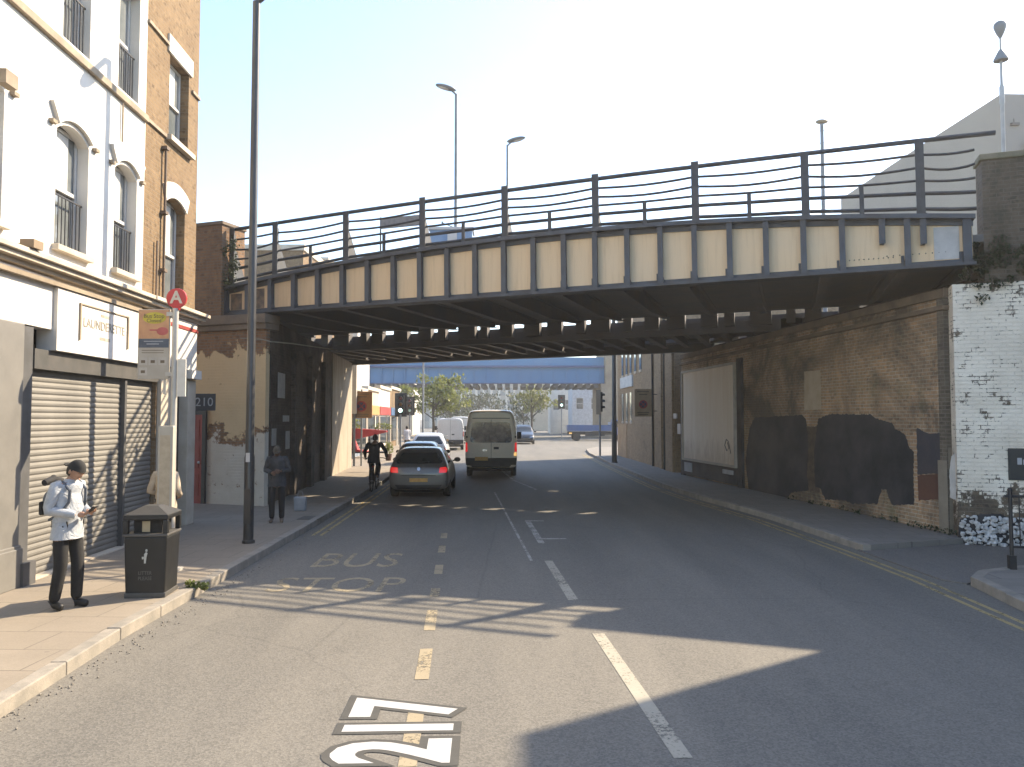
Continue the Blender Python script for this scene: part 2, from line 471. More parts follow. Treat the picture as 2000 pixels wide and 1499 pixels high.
bridge = thing("railway_bridge", "cream panelled steel girder bridge with open rails crossing the road", "bridge", (-6.1, 19.4, 0), BA)
bridge.rotation_euler = (0, -TILT, BA)
ZB = 4.97
L0, L1 = -1.30, 15.62
NB = 14.0
SK = -.45                                  # the deck follows the skewed walls: x shifts with depth
def _lz(u, v):
    x, z = BR.hit(u, v); return x, z - TILT * x
_tp = [_lz(u, v) for u, v in ((545, 541), (672, 519), (827, 489), (990, 468), (1175, 451), (1372, 437), (1590, 428), (1815, 425))]
_rp = [_lz(u, v) for u, v in ((540, 436), (672, 413), (827, 394), (990, 372), (1175, 346), (1372, 323), (1590, 297), (1815, 271))]
def _fit(P):
    """least squares parabola through the measured edge"""
    M = [[sum(p[0] ** (i + j) for p in P) for j in range(3)] + [sum(p[1] * p[0] ** i for p in P)] for i in range(3)]
    for i in range(3):
        for k in range(3):
            if k != i:
                f = M[k][i] / M[i][i]
                M[k] = [x - f * y for x, y in zip(M[k], M[i])]
    c = [M[i][3] / M[i][i] for i in range(3)]
    return lambda x: c[0] + c[1] * x + c[2] * x * x
ZTf, ZRf = _fit(_tp), _fit(_rp)             # hog-backed top flange, railing top
XS = [L0 + (L1 - L0) * i / 30 for i in range(31)]
def band(mb, y0, y1, f0, f1, x0=L0, x1=L1, n=30):
    xs = [x0 + (x1 - x0) * i / n for i in range(n + 1)]
    mb.prism([(x, f0(x)) for x in xs] + [(x, f1(x)) for x in reversed(xs)], 'y', y0, y1)
mb = MB(); band(mb, .0, .03, lambda x: ZB + .06, lambda x: ZTf(x) - .05); mb.build("girder_web", m_girder, bridge)
mb = MB(); mb.box(L0 - .02, L1 + .02, -.17, .19, ZB, ZB + .06); mb.box(L0 - .01, L1 + .01, -.05, .0, ZB + .06, ZB + .14)
mb.build("bottom_flange", m_dark, bridge, bevel=.008)
mb = MB(); band(mb, -.20, .19, lambda x: ZTf(x) - .05, lambda x: ZTf(x) + .035, L0 - .02, L1 + .02); band(mb, -.04, -.0005, lambda x: ZTf(x) - .15, lambda x: ZTf(x) - .0505, L0 - .01, L1 + .01)
mb.build("top_flange", m_dark, bridge)
def stiffener(s_, full=True):
    mb = MB(); zt = ZTf(s_) - .052
    z0 = ZB + .06 if full else zt - .48
    mb.box(-.035, .035, -.15, -.001, z0, zt)
    mb.box(-.055, .055, -.165, -.15, z0, zt)
    if full:
        mb.prism([(-.055, z0 + .0), (.055, z0 + .0), (.055, z0 + .09), (.035, z0 + .16), (-.035, z0 + .16), (-.055, z0 + .09)], 'y', -.166, -.002)
        mb.box(-.10, -.055, -.05, -.002, z0 + .08, z0 + .22)
    o = mb.build("stiffener", m_dark, bridge); o.location = (s_, 0, 0)
for k in range(-2, 23):
    s_ = .09 + .7 * k
    if s_ <= 15.5: stiffener(s_, k not in (20, 21))
stiffener(15.52); stiffener(14.52)
mb = MB()
for i in range(10): mb.ball((13.52 + i * .085, -.004, ZB + .27), .013, 6, 4); mb.ball((14.18 + i * .11, -.004, ZB + .3), .013, 6, 4)
mb.build("rivet_row", m_dark, bridge)
mb = MB(); mb.box(14.98, 15.40, -.012, -.002, ZB + .16, ZTf(15.2) - .17)
mb.build("repair_plate", mat("pale_plate", (.50, .50, .49), .7, (.4, .4, .4), 3), bridge)
m_shadepanel = mat("shaded_panel_paint", (.10, .09, .085), .7, (.26, .19, .13), 5)  # left end panels darkened: shade put into the colour, with off-tone patches
for a_, b_ in ((-1.22, -.72), (-.52, -.02)):
    mb = MB(); mb.box(a_, b_ - .16, -.008, -.001, ZB + .15, ZTf(a_) - .17); mb.build("shaded_panel", m_shadepanel, bridge)

# railing
POSTS = [-1.16, .18, 2.25, 4.33, 6.40, 8.50, 10.62, 12.75, 14.78]
for i, s_ in enumerate(POSTS):
    mb = MB(); zb, zt = ZTf(s_) + .036, ZRf(s_) + (.07 if i in (3, 4, 5, 6) else 0); h = zt - zb
    mb.box(-.075, .075, -.015, .015, zb, zt); mb.box(-.014, .014, .015, .13, zb, zb + h * .9)
    mb.prism([(.13, zb), (.62, zb), (.16, zb + h * .62), (.13, zb + h * .62)], 'x', -.012, .012)
    mb.box(-.09, .09, -.05, .62, zb - .001, zb + .024)
    o = mb.build("railing_post", m_rail, bridge); o.location = (s_, -.06, 0)
for a_, b_ in zip(POSTS, POSTS[1:]):
    s_ = (a_ + b_) / 2; zb = ZTf(s_) + .036; h = (ZRf(s_) - zb) * .43
    mb = MB(); mb.box(-.04, .04, -.012, .012, zb, zb + h); mb.box(-.01, .01, .012, .07, zb, zb + h - .02)
    o = mb.build("short_post", m_rail, bridge); o.location = (s_, -.03, 0)
for fr, rr, sag in ((1.0, .046, .0), (.82, .026, .055), (.65, .026, .075), (.48, .026, .06), (.31, .038, .04), (.11, .038, .02)):
    pts = []
    ends = POSTS + [15.75]
    zf = lambda x: ZTf(x) + .03 + fr * (ZRf(x) - ZTf(x) - .03) - .02
    for a_, b_ in zip(ends, ends[1:]):
        for q in range(6):
            t = q / 6.0; x = a_ + (b_ - a_) * t
            pts.append((x, .0, zf(x) - sag * math.sin(PI * t) * (0.6 + .4 * math.sin(a_ * 3.1 + fr * 9))))
    x = 16.05 if fr == 1.0 else 15.7
    pts.append((x, .0, zf(x)))
    MB().tube(pts, rr, 6).build("rail", m_rail, bridge, 60)

# deck: a near span, a lower far span with open slots between, cross beams under, far girder
SLOT = [(8.02, 8.30), (13.05, 13.27)]
def deck_slab(y0, y1, z0, z1):
    mb = MB(); mb.prism([(-1.3 + SK * y0, y0), (15.9 + SK * y0 + 3.0, y0), (15.9 + SK * y1 + 4.5, y1), (-1.3 + SK * y1, y1)], 'z', z0, z1); return mb.build("deck_slab", m_deck, bridge)
deck_slab(.031, SLOT[0][0], 5.42, 5.56); deck_slab(SLOT[0][1], SLOT[1][0], 5.20, 5.335); deck_slab(SLOT[1][1], NB, 5.10, 5.22)
def beam_mesh(y0, y1, za, zb):
    mb = MB(); lift = .25 if y0 < 1 else 0; ym = y0 + (y1 - y0) * .55        # near beams taper up towards the slot
    mb.prism([(y0, za), (ym, za), (y1, za + lift), (y1, za + lift + .02), (ym, za + .02), (y0, za + .02)], 'x', -.10, .10)
    mb.prism([(y0, za + .0205), (ym, za + .0205), (y1, za + lift + .0205), (y1, zb - .021), (y0, zb - .021)], 'x', -.012, .012); mb.box(-.10, .10, y0, y1, zb - .02, zb - .002)
    me = mb.mesh("cross_beam"); me.materials.append(m_soffit); return me
b1, b2 = beam_mesh(.035, 7.30, 5.00, 5.42), beam_mesh(8.32, 13.0, 4.86, 5.20)
for k in range(15): o = link_mesh("cross_beam", b1, None, bridge); o.location = (-3.7 + 1.4 * k - .0, 0, 0)
for k in range(26): o = link_mesh("cross_beam", b2, None, bridge); o.location = (-6.4 + .8 * k, 0, 0)
for ya, z0, z1 in ((8.31, 4.84, 5.198),):
    mb = MB(); x0, x1 = -1.2 + SK * ya, 15.9 + SK * ya
    mb.box(x0, x1, ya - (.0 if ya > 8 else .0), ya + .02, z0 + .031, z1); mb.box(x0, x1, ya - .0, ya + .16, z0, z0 + .03); mb.build("inner_girder", m_soffit, bridge)
k = 0; x = -1.2 + SK * 8
while x < 15.5:
    wd = (.50, .30, .62, .26, .45, .55)[k % 6]
    mb = MB(); mb.box(x, x + wd, SLOT[0][0] + .001, SLOT[0][1] - .001, 5.02, 5.50); mb.build("slot_tie", m_soffit, bridge); x += wd + (.42, .26, .48, .2, .45)[k % 5]; k += 1
k = 0; x = -1.2 + SK * 13
while x < 10.0:
    wd = (.70, .9, .5)[k % 3]
    mb = MB(); mb.box(x, x + wd, SLOT[1][0] + .001, SLOT[1][1] - .001, 5.12, 5.22); mb.build("slot_tie", m_soffit, bridge); x += wd + (.5, .7)[k % 2]; k += 1
mb = MB(); x0, x1 = -1.3 + SK * NB, 16 + SK * NB
mb.box(x0, x1, NB - .03, NB, 4.82, 5.75); mb.box(x0, x1, NB - .16, NB + .16, 4.78, 4.819); mb.box(x0, x1, NB - .16, NB + .16, 5.751, 5.80)
mb.build("far_girder", m_soffit, bridge)

# ================================================================ abutments
def abut_front():
    def extra(n, l, col, uv, z, ob, t):
        nz = noise(n, l, ob, .85, 8, .72, .5)
        zj = math_(n, l, 'DIVIDE', math_(n, l, 'ADD', z, math_(n, l, 'MULTIPLY', math_(n, l, 'SUBTRACT', nz, .5), 2.6)), 6.0)
        flake = ramp(n, l, noise(n, l, ob, 5.5, 6, .75), .60, .64, (1, 1, 1), (0, 0, 0))
        white = math_(n, l, 'MULTIPLY', ramp(n, l, zj, .305, .315, (1, 1, 1), (0, 0, 0)), flake)
        col = mix(n, l, white, col, mix(n, l, noise(n, l, ob, 3), (.66, .61, .52), (.48, .42, .33)))
        band = math_(n, l, 'MULTIPLY', ramp(n, l, zj, .345, .355), ramp(n, l, zj, .68, .69, (1, 1, 1), (0, 0, 0)))
        cream = math_(n, l, 'MULTIPLY', band, ramp(n, l, noise(n, l, ob, 3.2, 6, .7), .66, .70, (1, 1, 1), (0, 0, 0)))
        return mix(n, l, cream, col, mix(n, l, noise(n, l, ob, 2), (.70, .52, .30), (.58, .42, .24)))
    return brickmat("abutment_front_brick", (.30, .17, .09), (.22, .12, .065), (.20, .16, .12), (.06, .045, .035), (.55, .75), extra=extra)
m_abf = abut_front()
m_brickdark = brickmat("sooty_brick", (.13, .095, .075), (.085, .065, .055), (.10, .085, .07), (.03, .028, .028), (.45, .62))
m_brickparapet = brickmat("parapet_brick", (.26, .155, .085), (.18, .105, .06), (.17, .14, .11), (.05, .04, .033), (.5, .7))
m_stone = mat("old_bearing_stone", (.22, .165, .115), .9, (.13, .10, .075), 1.5, bmp=.6, bscale=18)

LW = Frame(-6.2, 19.7, math.atan2(.9975, -.0708))       # left wall under the bridge: x runs away from us, y to the left
lab = thing("bridge_abutment", "left brick abutment with peeling cream and white paint beside the red door", "abutment", (-6.2, 19.7, 0))
def in_frame(o, fr, x=0, y=0, z=0, parent=None, ox=Vector((0, 0, 0))):
    """place a part that was modelled in a wall's own frame under a thing standing at ox"""
    p = fr.w(x, y, z) - ox; o.location = p; o.rotation_euler = (0, 0, fr.a)
    o.parent = parent
    return o
def part_in(mb, name, m, fr, parent, smooth=None, bevel=0.0):
    o = mb.build(name, m, None, smooth, bevel)
    return in_frame(o, fr, parent=parent, ox=Vector(parent.location))
oL = Vector(lab.location)
mb = MB(); mb.prism([(-7.5, -.18), (-.02, -.18), (-.02, -.03), (-7.5, -.03)], 'z', 0.0, 4.93)
part_in(mb, "front_wall", m_abf, BR, lab)
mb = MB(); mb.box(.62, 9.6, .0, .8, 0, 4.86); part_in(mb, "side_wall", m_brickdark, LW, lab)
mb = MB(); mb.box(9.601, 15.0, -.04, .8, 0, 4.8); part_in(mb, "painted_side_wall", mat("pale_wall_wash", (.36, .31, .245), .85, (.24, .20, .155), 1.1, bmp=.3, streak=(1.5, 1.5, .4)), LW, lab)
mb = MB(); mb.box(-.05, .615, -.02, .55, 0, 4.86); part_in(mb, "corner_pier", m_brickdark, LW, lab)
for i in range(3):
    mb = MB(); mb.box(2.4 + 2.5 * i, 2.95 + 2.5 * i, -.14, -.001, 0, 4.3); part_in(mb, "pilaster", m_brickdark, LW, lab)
o = part_in(MB().box(.7, 14.9, .81, 7.0, 0, 5.1), "core", m_brickdark, LW, lab)
mb = MB(); mb.box(-7.5, .02, -.26, .3, 4.55, 4.70); mb.box(-7.5, .04, -.32, .3, 4.70, 4.935); part_in(mb, "bearing_course", m_stone, BR, lab, bevel=.02)
lpp = thing("parapet_pier", "brown brick parapet pier at the left end of the railings", "brick pier", BR.w(-2.0, 0, 4.94), BA)
mb = MB(); mb.box(-.72, .64, -.28, .6, 0, 2.36); mb.build("shaft", m_brickparapet, lpp)
mb = MB(); mb.box(-.76, .68, -.32, .64, 2.361, 2.46); mb.build("coping", m_stone, lpp, bevel=.02)

RW = Frame(8.3, 14.7, math.atan2(.9946, -.1040))        # right wall: x runs away from us, y towards the road
rab = thing("bridge_abutment", "long brown brick abutment with painted-out black patches right of the road", "abutment", (8.3, 14.7, 0))
m_rbrick = brickmat("right_wall_brick", (.52, .33, .19), (.34, .25, .165), (.48, .42, .33), (.07, .064, .056), (.42, .60), .55, green=(.14, .14, .075))
m_rpier = brickmat("right_pier_brick", (.17, .145, .115), (.115, .10, .08), (.19, .17, .14), (.06, .055, .05), (.5, .7))
def white_wall():
    def extra(n, l, col, uv, z, ob, t):
        f = math_(n, l, 'ADD', math_(n, l, 'MULTIPLY', noise(n, l, ob, 3.2, 7, .78), .75), math_(n, l, 'MULTIPLY', noise(n, l, ob, .55, 3), .25))
        low = ramp(n, l, math_(n, l, 'DIVIDE', z, 5.0), .14, .26, (.13, .13, .13), (0, 0, 0))
        hi_ = ramp(n, l, math_(n, l, 'DIVIDE', z, 5.0), .72, .95, (0, 0, 0), (.06, .06, .06))
        f = math_(n, l, 'ADD', math_(n, l, 'ADD', f, low), hi_)
        f = math_(n, l, 'ADD', f, math_(n, l, 'MULTIPLY', t.outputs["Fac"], .05))
        return mix(n, l, ramp(n, l, f, .585, .625), mix(n, l, ramp(n, l, noise(n, l, ob, 1.2, 5), .35, .7), (.86, .80, .69), (.68, .62, .52)), col)
    return brickmat("white_painted_brick", (.17, .13, .09), (.11, .09, .07), (.16, .14, .11), (.05, .045, .04), (.5, .7), extra=extra, bstr=.8)
m_whitewall = white_wall()
mb = MB(); mb.box(.135, 15.6, -.9, 0, 0, 4.62); part_in(mb, "side_wall", m_rbrick, RW, rab)
mb = MB(); mb.box(-.06, .13, -.9, .05, 0, 4.62); part_in(mb, "corner_pier", m_rpier, RW, rab)
mb = MB(); mb.box(15.22, 19.4, .02, .5, 0, 4.80); part_in(mb, "front_wall", m_whitewall, BR, rab)
part_in(MB().box(.6, 15.4, -8, -.92, 0, 5.08), "core", m_brickdark, RW, rab)
mb = MB(); mb.box(-.12, 15.6, -.6, .10, 4.38, 4.47); mb.box(-.10, 15.6, -.6, .06, 4.622, 4.80); part_in(mb, "bearing_course", m_stone, RW, rab, bevel=.015)
# render band up the corner and white splash of paint
mb = MB(); mb.box(-.068, -.061, -.55, .02, .0, 1.75); mb.box(-.07, .2, .051, .056, 0, 1.5)
part_in(mb, "cement_skirt", mat("grey_render", (.27, .24, .19), .9, (.19, .165, .13), 2, bmp=.4), RW, rab)
def wall_poly(fr, yo, pts):
    return [fr.hit(u, v, yo) for u, v in pts]
def rough_edge(pts, amp=.03, step=.05):
    out = []
    for i, p in enumerate(pts):
        q = pts[(i + 1) % len(pts)]
        a, b = Vector(p), Vector(q); n = max(1, int((b - a).length / step))
        for k in range(n):
            c = a.lerp(b, k / n); out.append((c.x + random.uniform(-amp, amp), c.y + random.uniform(-amp, amp)))
    return out
m_black = mat("black_wall_paint", (.018, .019, .023), .75, (.055, .052, .055), 1.1, bmp=.5, bscale=14)
m_slate = mat("slate_wall_paint", (.045, .045, .058), .75, (.06, .055, .062), 2, bmp=.5, bscale=14)
m_terra = mat("brown_wall_paint", (.13, .062, .042), .85, (.10, .05, .036), 2, bmp=.5, bscale=14)
for pts, m_, am in (([(1464, 836), (1474, 816), (1566, 811), (1574, 820), (1579, 870), (1576, 930), (1580, 958), (1548, 962), (1536, 974), (1500, 966), (1478, 962), (1462, 955), (1456, 900)], m_black, .018),
                ([(1598, 818), (1622, 809), (1700, 810), (1712, 818), (1742, 826), (1748, 838), (1768, 850), (1774, 872), (1784, 884), (1785, 986), (1742, 986), (1731, 958), (1722, 956), (1713, 985), (1664, 984), (1652, 978), (1612, 976), (1602, 955), (1592, 950), (1590, 880)], m_black, .018),
                ([(1790, 836), (1815, 848), (1840, 846), (1842, 924), (1792, 928)], m_slate, .012)):
    mb = MB(); mb.prism(rough_edge(wall_poly(RW, .004, pts), am), 'y', .0005, .005); part_in(mb, "paint_patch", m_, RW, rab)
mb = MB(); mb.prism(rough_edge(wall_poly(RW, .003, [(1568, 835), (1602, 832), (1604, 900), (1600, 962), (1572, 958), (1566, 900)]), .03), 'y', .0003, .0022); part_in(mb, "paint_patch", mat("smoky_wall_wash", (.06, .048, .038), .85, (.13, .095, .065), 5, bmp=.4), RW, rab)
mb = MB(); mb.prism(rough_edge(wall_poly(RW, .004, [(1792, 929), (1842, 925), (1845, 975), (1794, 978)]), .01), 'y', .0005, .004); part_in(mb, "paint_patch", m_terra, RW, rab)
mb = MB(); mb.prism(rough_edge(wall_poly(RW, .004, [(1571, 726), (1602, 724), (1604, 800), (1571, 802)]), .006), 'y', .0005, .006); part_in(mb, "paint_patch", mat("pale_wall_paint", (.50, .42, .31), .85, (.42, .33, .22), 3), RW, rab)
mb = MB(); mb.prism(rough_edge(wall_poly(RW, .06, [(1858, 890), (1870, 884), (1872, 960), (1868, 978), (1856, 972), (1854, 920)]), .012), 'y', .057, .061)
part_in(mb, "paint_patch", mat("white_splash", (.62, .61, .58), .8, (.5, .5, .48), 4), RW, rab)

# right parapet on top of the white wall
rpp = thing("parapet_wall", "tall dark brick parapet above the white painted wall", "parapet wall", BR.w(15.75, .02, 4.80), BA)
m_darkparapet = brickmat("dark_parapet_brick", (.15, .115, .085), (.10, .085, .07), (.14, .125, .10), (.045, .045, .035), (.45, .65), green=(.06, .065, .035))
mb = MB(); mb.box(0, 3.6, 0, .5, 0, 2.28); mb.build("wall", m_darkparapet, rpp)
mb = MB(); mb.box(-.04, 3.6, -.04, .54, 2.281, 2.40); mb.build("coping", mat("mossy_coping", (.20, .18, .13), .95, (.12, .12, .07), 3, bmp=.7, bscale=20), rpp, bevel=.02)
# ================================================================ the left terrace
FA = math.atan2(1.0, -.0387)
FC = Frame(-6.093, 0, FA)                      # x runs away from us along the facade, y into the building
def fx(u, v=600): return FC.hit(u, v)[0]
def fz(u, v): return FC.hit(u, v)[1]
def wall_open(mb, x0, x1, z0, z1, t, ops):
    """front of a wall with real openings: ops = (xa, xb, za, zb)"""
    xs = sorted({x0, x1, *[o[0] for o in ops], *[o[1] for o in ops]}); zs = sorted({z0, z1, *[o[2] for o in ops], *[o[3] for o in ops]})
    for a, b in zip(xs, xs[1:]):
        for c, d in zip(zs, zs[1:]):
            mx, mz = (a + b) / 2, (c + d) / 2
            if any(o[0] < mx < o[1] and o[2] < mz < o[3] for o in ops): continue
            mb.face([(a, 0, c), (b, 0, c), (b, 0, d), (a, 0, d)])
    for xa, xb, za, zb in ops:
        mb.face([(xa, 0, za), (xa, t, za), (xa, t, zb), (xa, 0, zb)]); mb.face([(xb, 0, za), (xb, 0, zb), (xb, t, zb), (xb, t, za)])
        mb.face([(xa, 0, zb), (xa, t, zb), (xb, t, zb), (xb, 0, zb)]); mb.face([(xa, 0, za), (xb, 0, za), (xb, t, za), (xa, t, za)])
def arc(xa, xb, z, rise, n=10):
    return [(xa + (xb - xa) * i / n, z + rise * math.sin(PI * i / n) ** .8) for i in range(n + 1)]
m_whitehouse = mat("white_house_paint", (.62, .595, .55), .8, (.56, .53, .475), 1.6, bmp=.15, bscale=18)
m_trim = mat("cream_stucco_trim", (.52, .47, .39), .8, (.42, .36, .28), 2.2, bmp=.2)
m_sillold = mat("weathered_sill", (.32, .26, .185), .85, (.22, .175, .125), 3, bmp=.3)
m_stock = brickmat("yellow_stock_brick", (.235, .158, .086), (.155, .10, .053), (.19, .145, .095), (.12, .075, .045), (.52, .78), .8)
m_frame = mat("white_window_frame", (.55, .54, .52), .5, (.48, .47, .45), 3)
m_pane = mat("window_glass", (.10, .115, .12), .05, (.22, .23, .23), 1.2, spec=.8)
m_curtain = mat("net_curtain", (.62, .61, .58), .9, (.52, .51, .49), 2.5, streak=(14, 14, .6))
m_iron = mat("black_iron", (.02, .02, .022), .5, (.035, .03, .028), 6)
m_greypaint = mat("grey_shop_paint", (.17, .162, .148), .6, (.135, .13, .12), 2, bmp=.15)
m_darkgrey = mat("dark_grey_paint", (.085, .085, .088), .6, (.06, .06, .06), 3)
m_headbox = mat("shutter_box", (.055, .055, .052), .6, (.08, .075, .07), 3)
m_shutter = mat("galvanised_shutter", (.195, .186, .168), .6, (.16, .153, .14), .8, metal=.25, streak=(2, 2, .5))
m_redline = mat("red_moulding", (.30, .035, .03), .6)

def sash(parent, x0, x1, z0, z1, y=.17, bars=True, curtain=.5):
    fw = .055
    mb = MB()
    mb.box(x0, x0 + fw, y, y + .08, z0, z1); mb.box(x1 - fw, x1, y, y + .08, z0, z1)
    mb.box(x0 + fw, x1 - fw, y, y + .08, z1 - fw, z1); mb.box(x0 + fw, x1 - fw, y, y + .08, z0, z0 + .07)
    zm = z0 + (z1 - z0) * .5
    mb.box(x0 + fw, x1 - fw, y - .01, y + .07, zm - .03, zm + .03)
    w_ = mb.build("window", m_frame, parent, bevel=.006)
    mb = MB(); mb.box(x0 + fw, x1 - fw, y + .045, y + .05, z0 + .07, zm - .03); mb.box(x0 + fw, x1 - fw, y + .025, y + .03, zm + .03, z1 - fw)
    mb.build("pane", m_pane, w_)
    if curtain:
        mb = MB(); xc = x0 + (x1 - x0) * .74
        mb.box(x0 + fw, xc, y + .0201, y + .0245, zm + .05, z1 - fw - .01)
        mb.build("curtain", m_curtain, w_)
    if bars:
        mb = MB(); zt = z0 + (z1 - z0) * .42
        for i in range(9):
            xx = x0 + .05 + (x1 - x0 - .1) * i / 8; mb.tube([(xx, .09, z0 + .03), (xx, .09, zt)], .009, 5)
        mb.box(x0, x1, .08, .10, zt, zt + .022); mb.box(x0, x1, .08, .10, z0 + .05, z0 + .07)
        mb.build("window_guard", m_iron, w_)
    return w_
def arch_fill(mb, xa, xb, zs, zt):
    """fills the two corners over a segmental arch so that the opening ends in a curve"""
    A = arc(xa, xb, zs, zt - zs - .002)
    n = len(A) // 2
    mb.prism([(xa, zt)] + A[:n + 1], 'y', 0, .17) if False else None
    for part in (A[:n + 1], A[n:]):
        corner = (xa, zt) if part is not A[n:] and part[0] == A[0] else (xb, zt)
        for p, q in zip(part, part[1:]):
            mb.face([(p[0], 0, p[1]), (q[0], 0, q[1]), (q[0], 0, zt), (p[0], 0, zt)])
            mb.face([(p[0], 0, p[1]), (p[0], .17, p[1]), (q[0], .17, q[1]), (q[0], 0, q[1])])
def hood(mb, xa, xb, zs, rise, th=.26, side=.20, proud=.06):
    A = arc(xa - .02, xb + .02, zs, rise)
    B = arc(xa - side, xb + side, zs + th, rise)
    for (p, q), (r_, s_) in zip(zip(A, A[1:]), zip(B, B[1:])):
        mb.prism([p, q, s_, r_], 'y', -proud, -.001)

HZ1 = 12.6
# first house: white painted, with the shuttered shop
h1 = thing("terraced_house", "white painted house with shuttered shop and arched sash windows, left of the brick one", "house", FC.w(0, 0, 0), FA)
X0, XB, XE = 3.0, fx(283, 300), fx(384, 400)
SC, S2 = fz(150, 497), 7.74
W1 = [(fx(107, 400), fx(171, 400)), (fx(222, 430), fx(266, 430))]
W2 = [(fx(122, 100), fx(176, 100)), (fx(232, 120), fx(272, 120))]
W1 += [(fx(107, 400) - 2.1 * k, fx(171, 400) - 2.1 * k) for k in (1, 2)]; W2 += [(W2[0][0] - 2.1 * k, W2[0][1] - 2.1 * k) for k in (1, 2)]
Z1B, Z1T = 4.78, 6.62
Z2B, Z2T = 7.85, 9.75
SHZ = 4.28
ops = [(a, b, Z1B, Z1T) for a, b in W1] + [(a, b, Z2B, Z2T) for a, b in W2]
mb = MB(); wall_open(mb, X0, XB, SHZ, HZ1, .17, ops)
for a, b in W1: arch_fill(mb, a, b, Z1T - .16, Z1T)
mb.face([(X0, 0, SHZ), (X0, 0, HZ1), (X0, 9, HZ1), (X0, 9, SHZ)])
mb.face([(X0, 0, HZ1), (XB, 0, HZ1), (XB, 9, HZ1), (X0, 9, HZ1)])
mb.build("wall", m_whitehouse, h1)
mb = MB(); mb.box(X0 + .05, XB - .02, .30, 8.8, 0, HZ1 - .05); mb.build("interior", m_darkgrey, h1)
for a, b in W1:
    sash(h1, a, b, Z1B, Z1T - .02)
    mb = MB(); hood(mb, a, b, Z1T - .10, .16); mb.build("arched_hood", m_whitehouse, h1)
    mb = MB(); mb.box(a - .21, a - .10, -.066, -.001, Z1T - .15, Z1T - .10); mb.build("hood_stop", m_sillold, h1)
    mb = MB(); mb.box(b + .10, b + .21, -.066, -.001, Z1T - .15, Z1T - .10); mb.build("hood_stop", m_sillold, h1)
    mb = MB(); mb.box(a - .06, b + .06, -.10, .05, Z1B - .09, Z1B - .001); mb.build("sill", m_trim, h1, bevel=.01)
for a, b in W2: sash(h1, a, b, Z2B, Z2T, curtain=0)
mb = MB(); mb.box(X0, XB - .001, -.07, -.001, S2 - .10, S2 + .02); mb.build("string_course", m_sillold, h1, bevel=.01)
mb = MB(); mb.box(X0, XB - .001, -.09, -.001, 9.95, 10.05); mb.build("string_course", m_trim, h1)
mb = MB()
for q, (z0, z1, p) in enumerate(((4.30, 4.36, .10), (4.36, 4.43, .20), (4.43, 4.50, .26))): mb.box(X0, XB - .001, -p, -.001, z0, z1)
mb.build("shop_cornice", m_trim, h1, bevel=.008)
mb = MB(); mb.box(X0, XB, -.13, -.001, 4.16, 4.22); mb.build("cornice_under_mould", m_sillold, h1)  # darker moulding strip below the cornice
XF0 = fx(97, 650)
mb = MB(); mb.box(XF0, XB + .25, -.10, .18, 3.26, 4.15); mb.build("fascia", m_whitehouse, h1)
mb = MB(); mb.box(X0, XF0 - .002, -.04, .18, 3.55, 4.27); mb.build("fascia_return", m_whitehouse, h1)
mb = MB(); mb.box(XF0, XB, -.01, .1, 4.152, 4.279); mb.build("frieze", m_whitehouse, h1)
# the framed name board
xa, xb = fx(141, 620), fx(238, 640); za, zb = 3.47, 4.02
mb = MB(); mb.box(xa, xa + .035, -.125, -.101, za, zb); mb.box(xb - .035, xb, -.125, -.101, za, zb); mb.box(xa, xb, -.118, -.101, zb - .02, zb)
nb = mb.build("name_board", m_sillold, h1)
m_letter = mat("faded_sign_letters", (.26, .23, .18), .8, (.38, .35, .30), 14)
for txt, sz, zz in (("LAUNDERETTE", .20, (za + zb) / 2),):
    me = text_mesh(txt, sz, .002); me.transform(Matrix.Translation(((xa + xb) / 2, -.106, zz)) @ Matrix.Rotation(PI / 2, 4, 'X'))
    link_mesh("lettering", me, m_letter, h1)
mb = MB(); mb.box((xa + xb) / 2 - .14, (xa + xb) / 2 + .16, -.1035, -.1005, zb - .13, zb - .085); mb.build("small_print", m_letter, h1)
mb = MB(); mb.box((xa + xb) / 2 - .16, (xa + xb) / 2 + .17, -.1035, -.1005, za + .055, za + .105); mb.build("small_print", m_letter, h1)
# shutters
def shutter(parent, x0, x1, z0, z1, y):
    mb = MB(); n = int((z1 - z0) / .085); prof = []
    for i in range(n):
        a = z0 + (z1 - z0) * i / n; h = (z1 - z0) / n
        prof += [(y + .006, a), (y - .006, a + h * .3), (y - .006, a + h * .6), (y + .002, a + h * .9)]
    prof.append((y + .006, z1))
    for p, q in zip(prof, prof[1:]): mb.face([(x0, p[0], p[1]), (x1, p[0], p[1]), (x1, q[0], q[1]), (x0, q[0], q[1])])
    return mb.build("roller_shutter", m_shutter, parent, 20)
xs0, xs1, xs2 = fx(61, 900), fx(245, 900), fx(304, 900)
shutter(h1, xs0, xs1 - .03, .14, 2.98, .10); shutter(h1, xs1 + .05, xs2, .14, 2.98, .10)
mb = MB(); mb.box(xs0 - .02, xs2 + .02, -.02, .16, 2.981, 3.255); mb.build("shutter_box", m_headbox, h1)
mb = MB(); mb.box(xs1 - .028, xs1 + .048, .02, .16, .12, 2.978); mb.build("shutter_guide", m_darkgrey, h1)
mb = MB(); mb.box(xs0 - .06, xs0 - .002, .02, .16, .12, 2.978); mb.build("shutter_guide", m_frame, h1)
mb = MB(); mb.box(xs0 - .06, xs2 + .05, -.06, .3, .10, .139); mb.build("threshold", m_trim, h1)
mb = MB(); mb.box(xs0 - .36, xs0 - .065, -.02, .2, .12, 3.54); mb.build("shop_jamb", m_darkgrey, h1)
xp1 = xs0 - .365
mb = MB(); mb.box(xp1 - .62, xp1, -.08, .2, .12, 3.54); mb.box(xp1 - .66, xp1 + .03, -.12, .2, .12, .62); mb.box(xp1 - .64, xp1 + .02, -.10, .2, .60, .66); mb.build("shop_pilaster", m_greypaint, h1, bevel=.01)
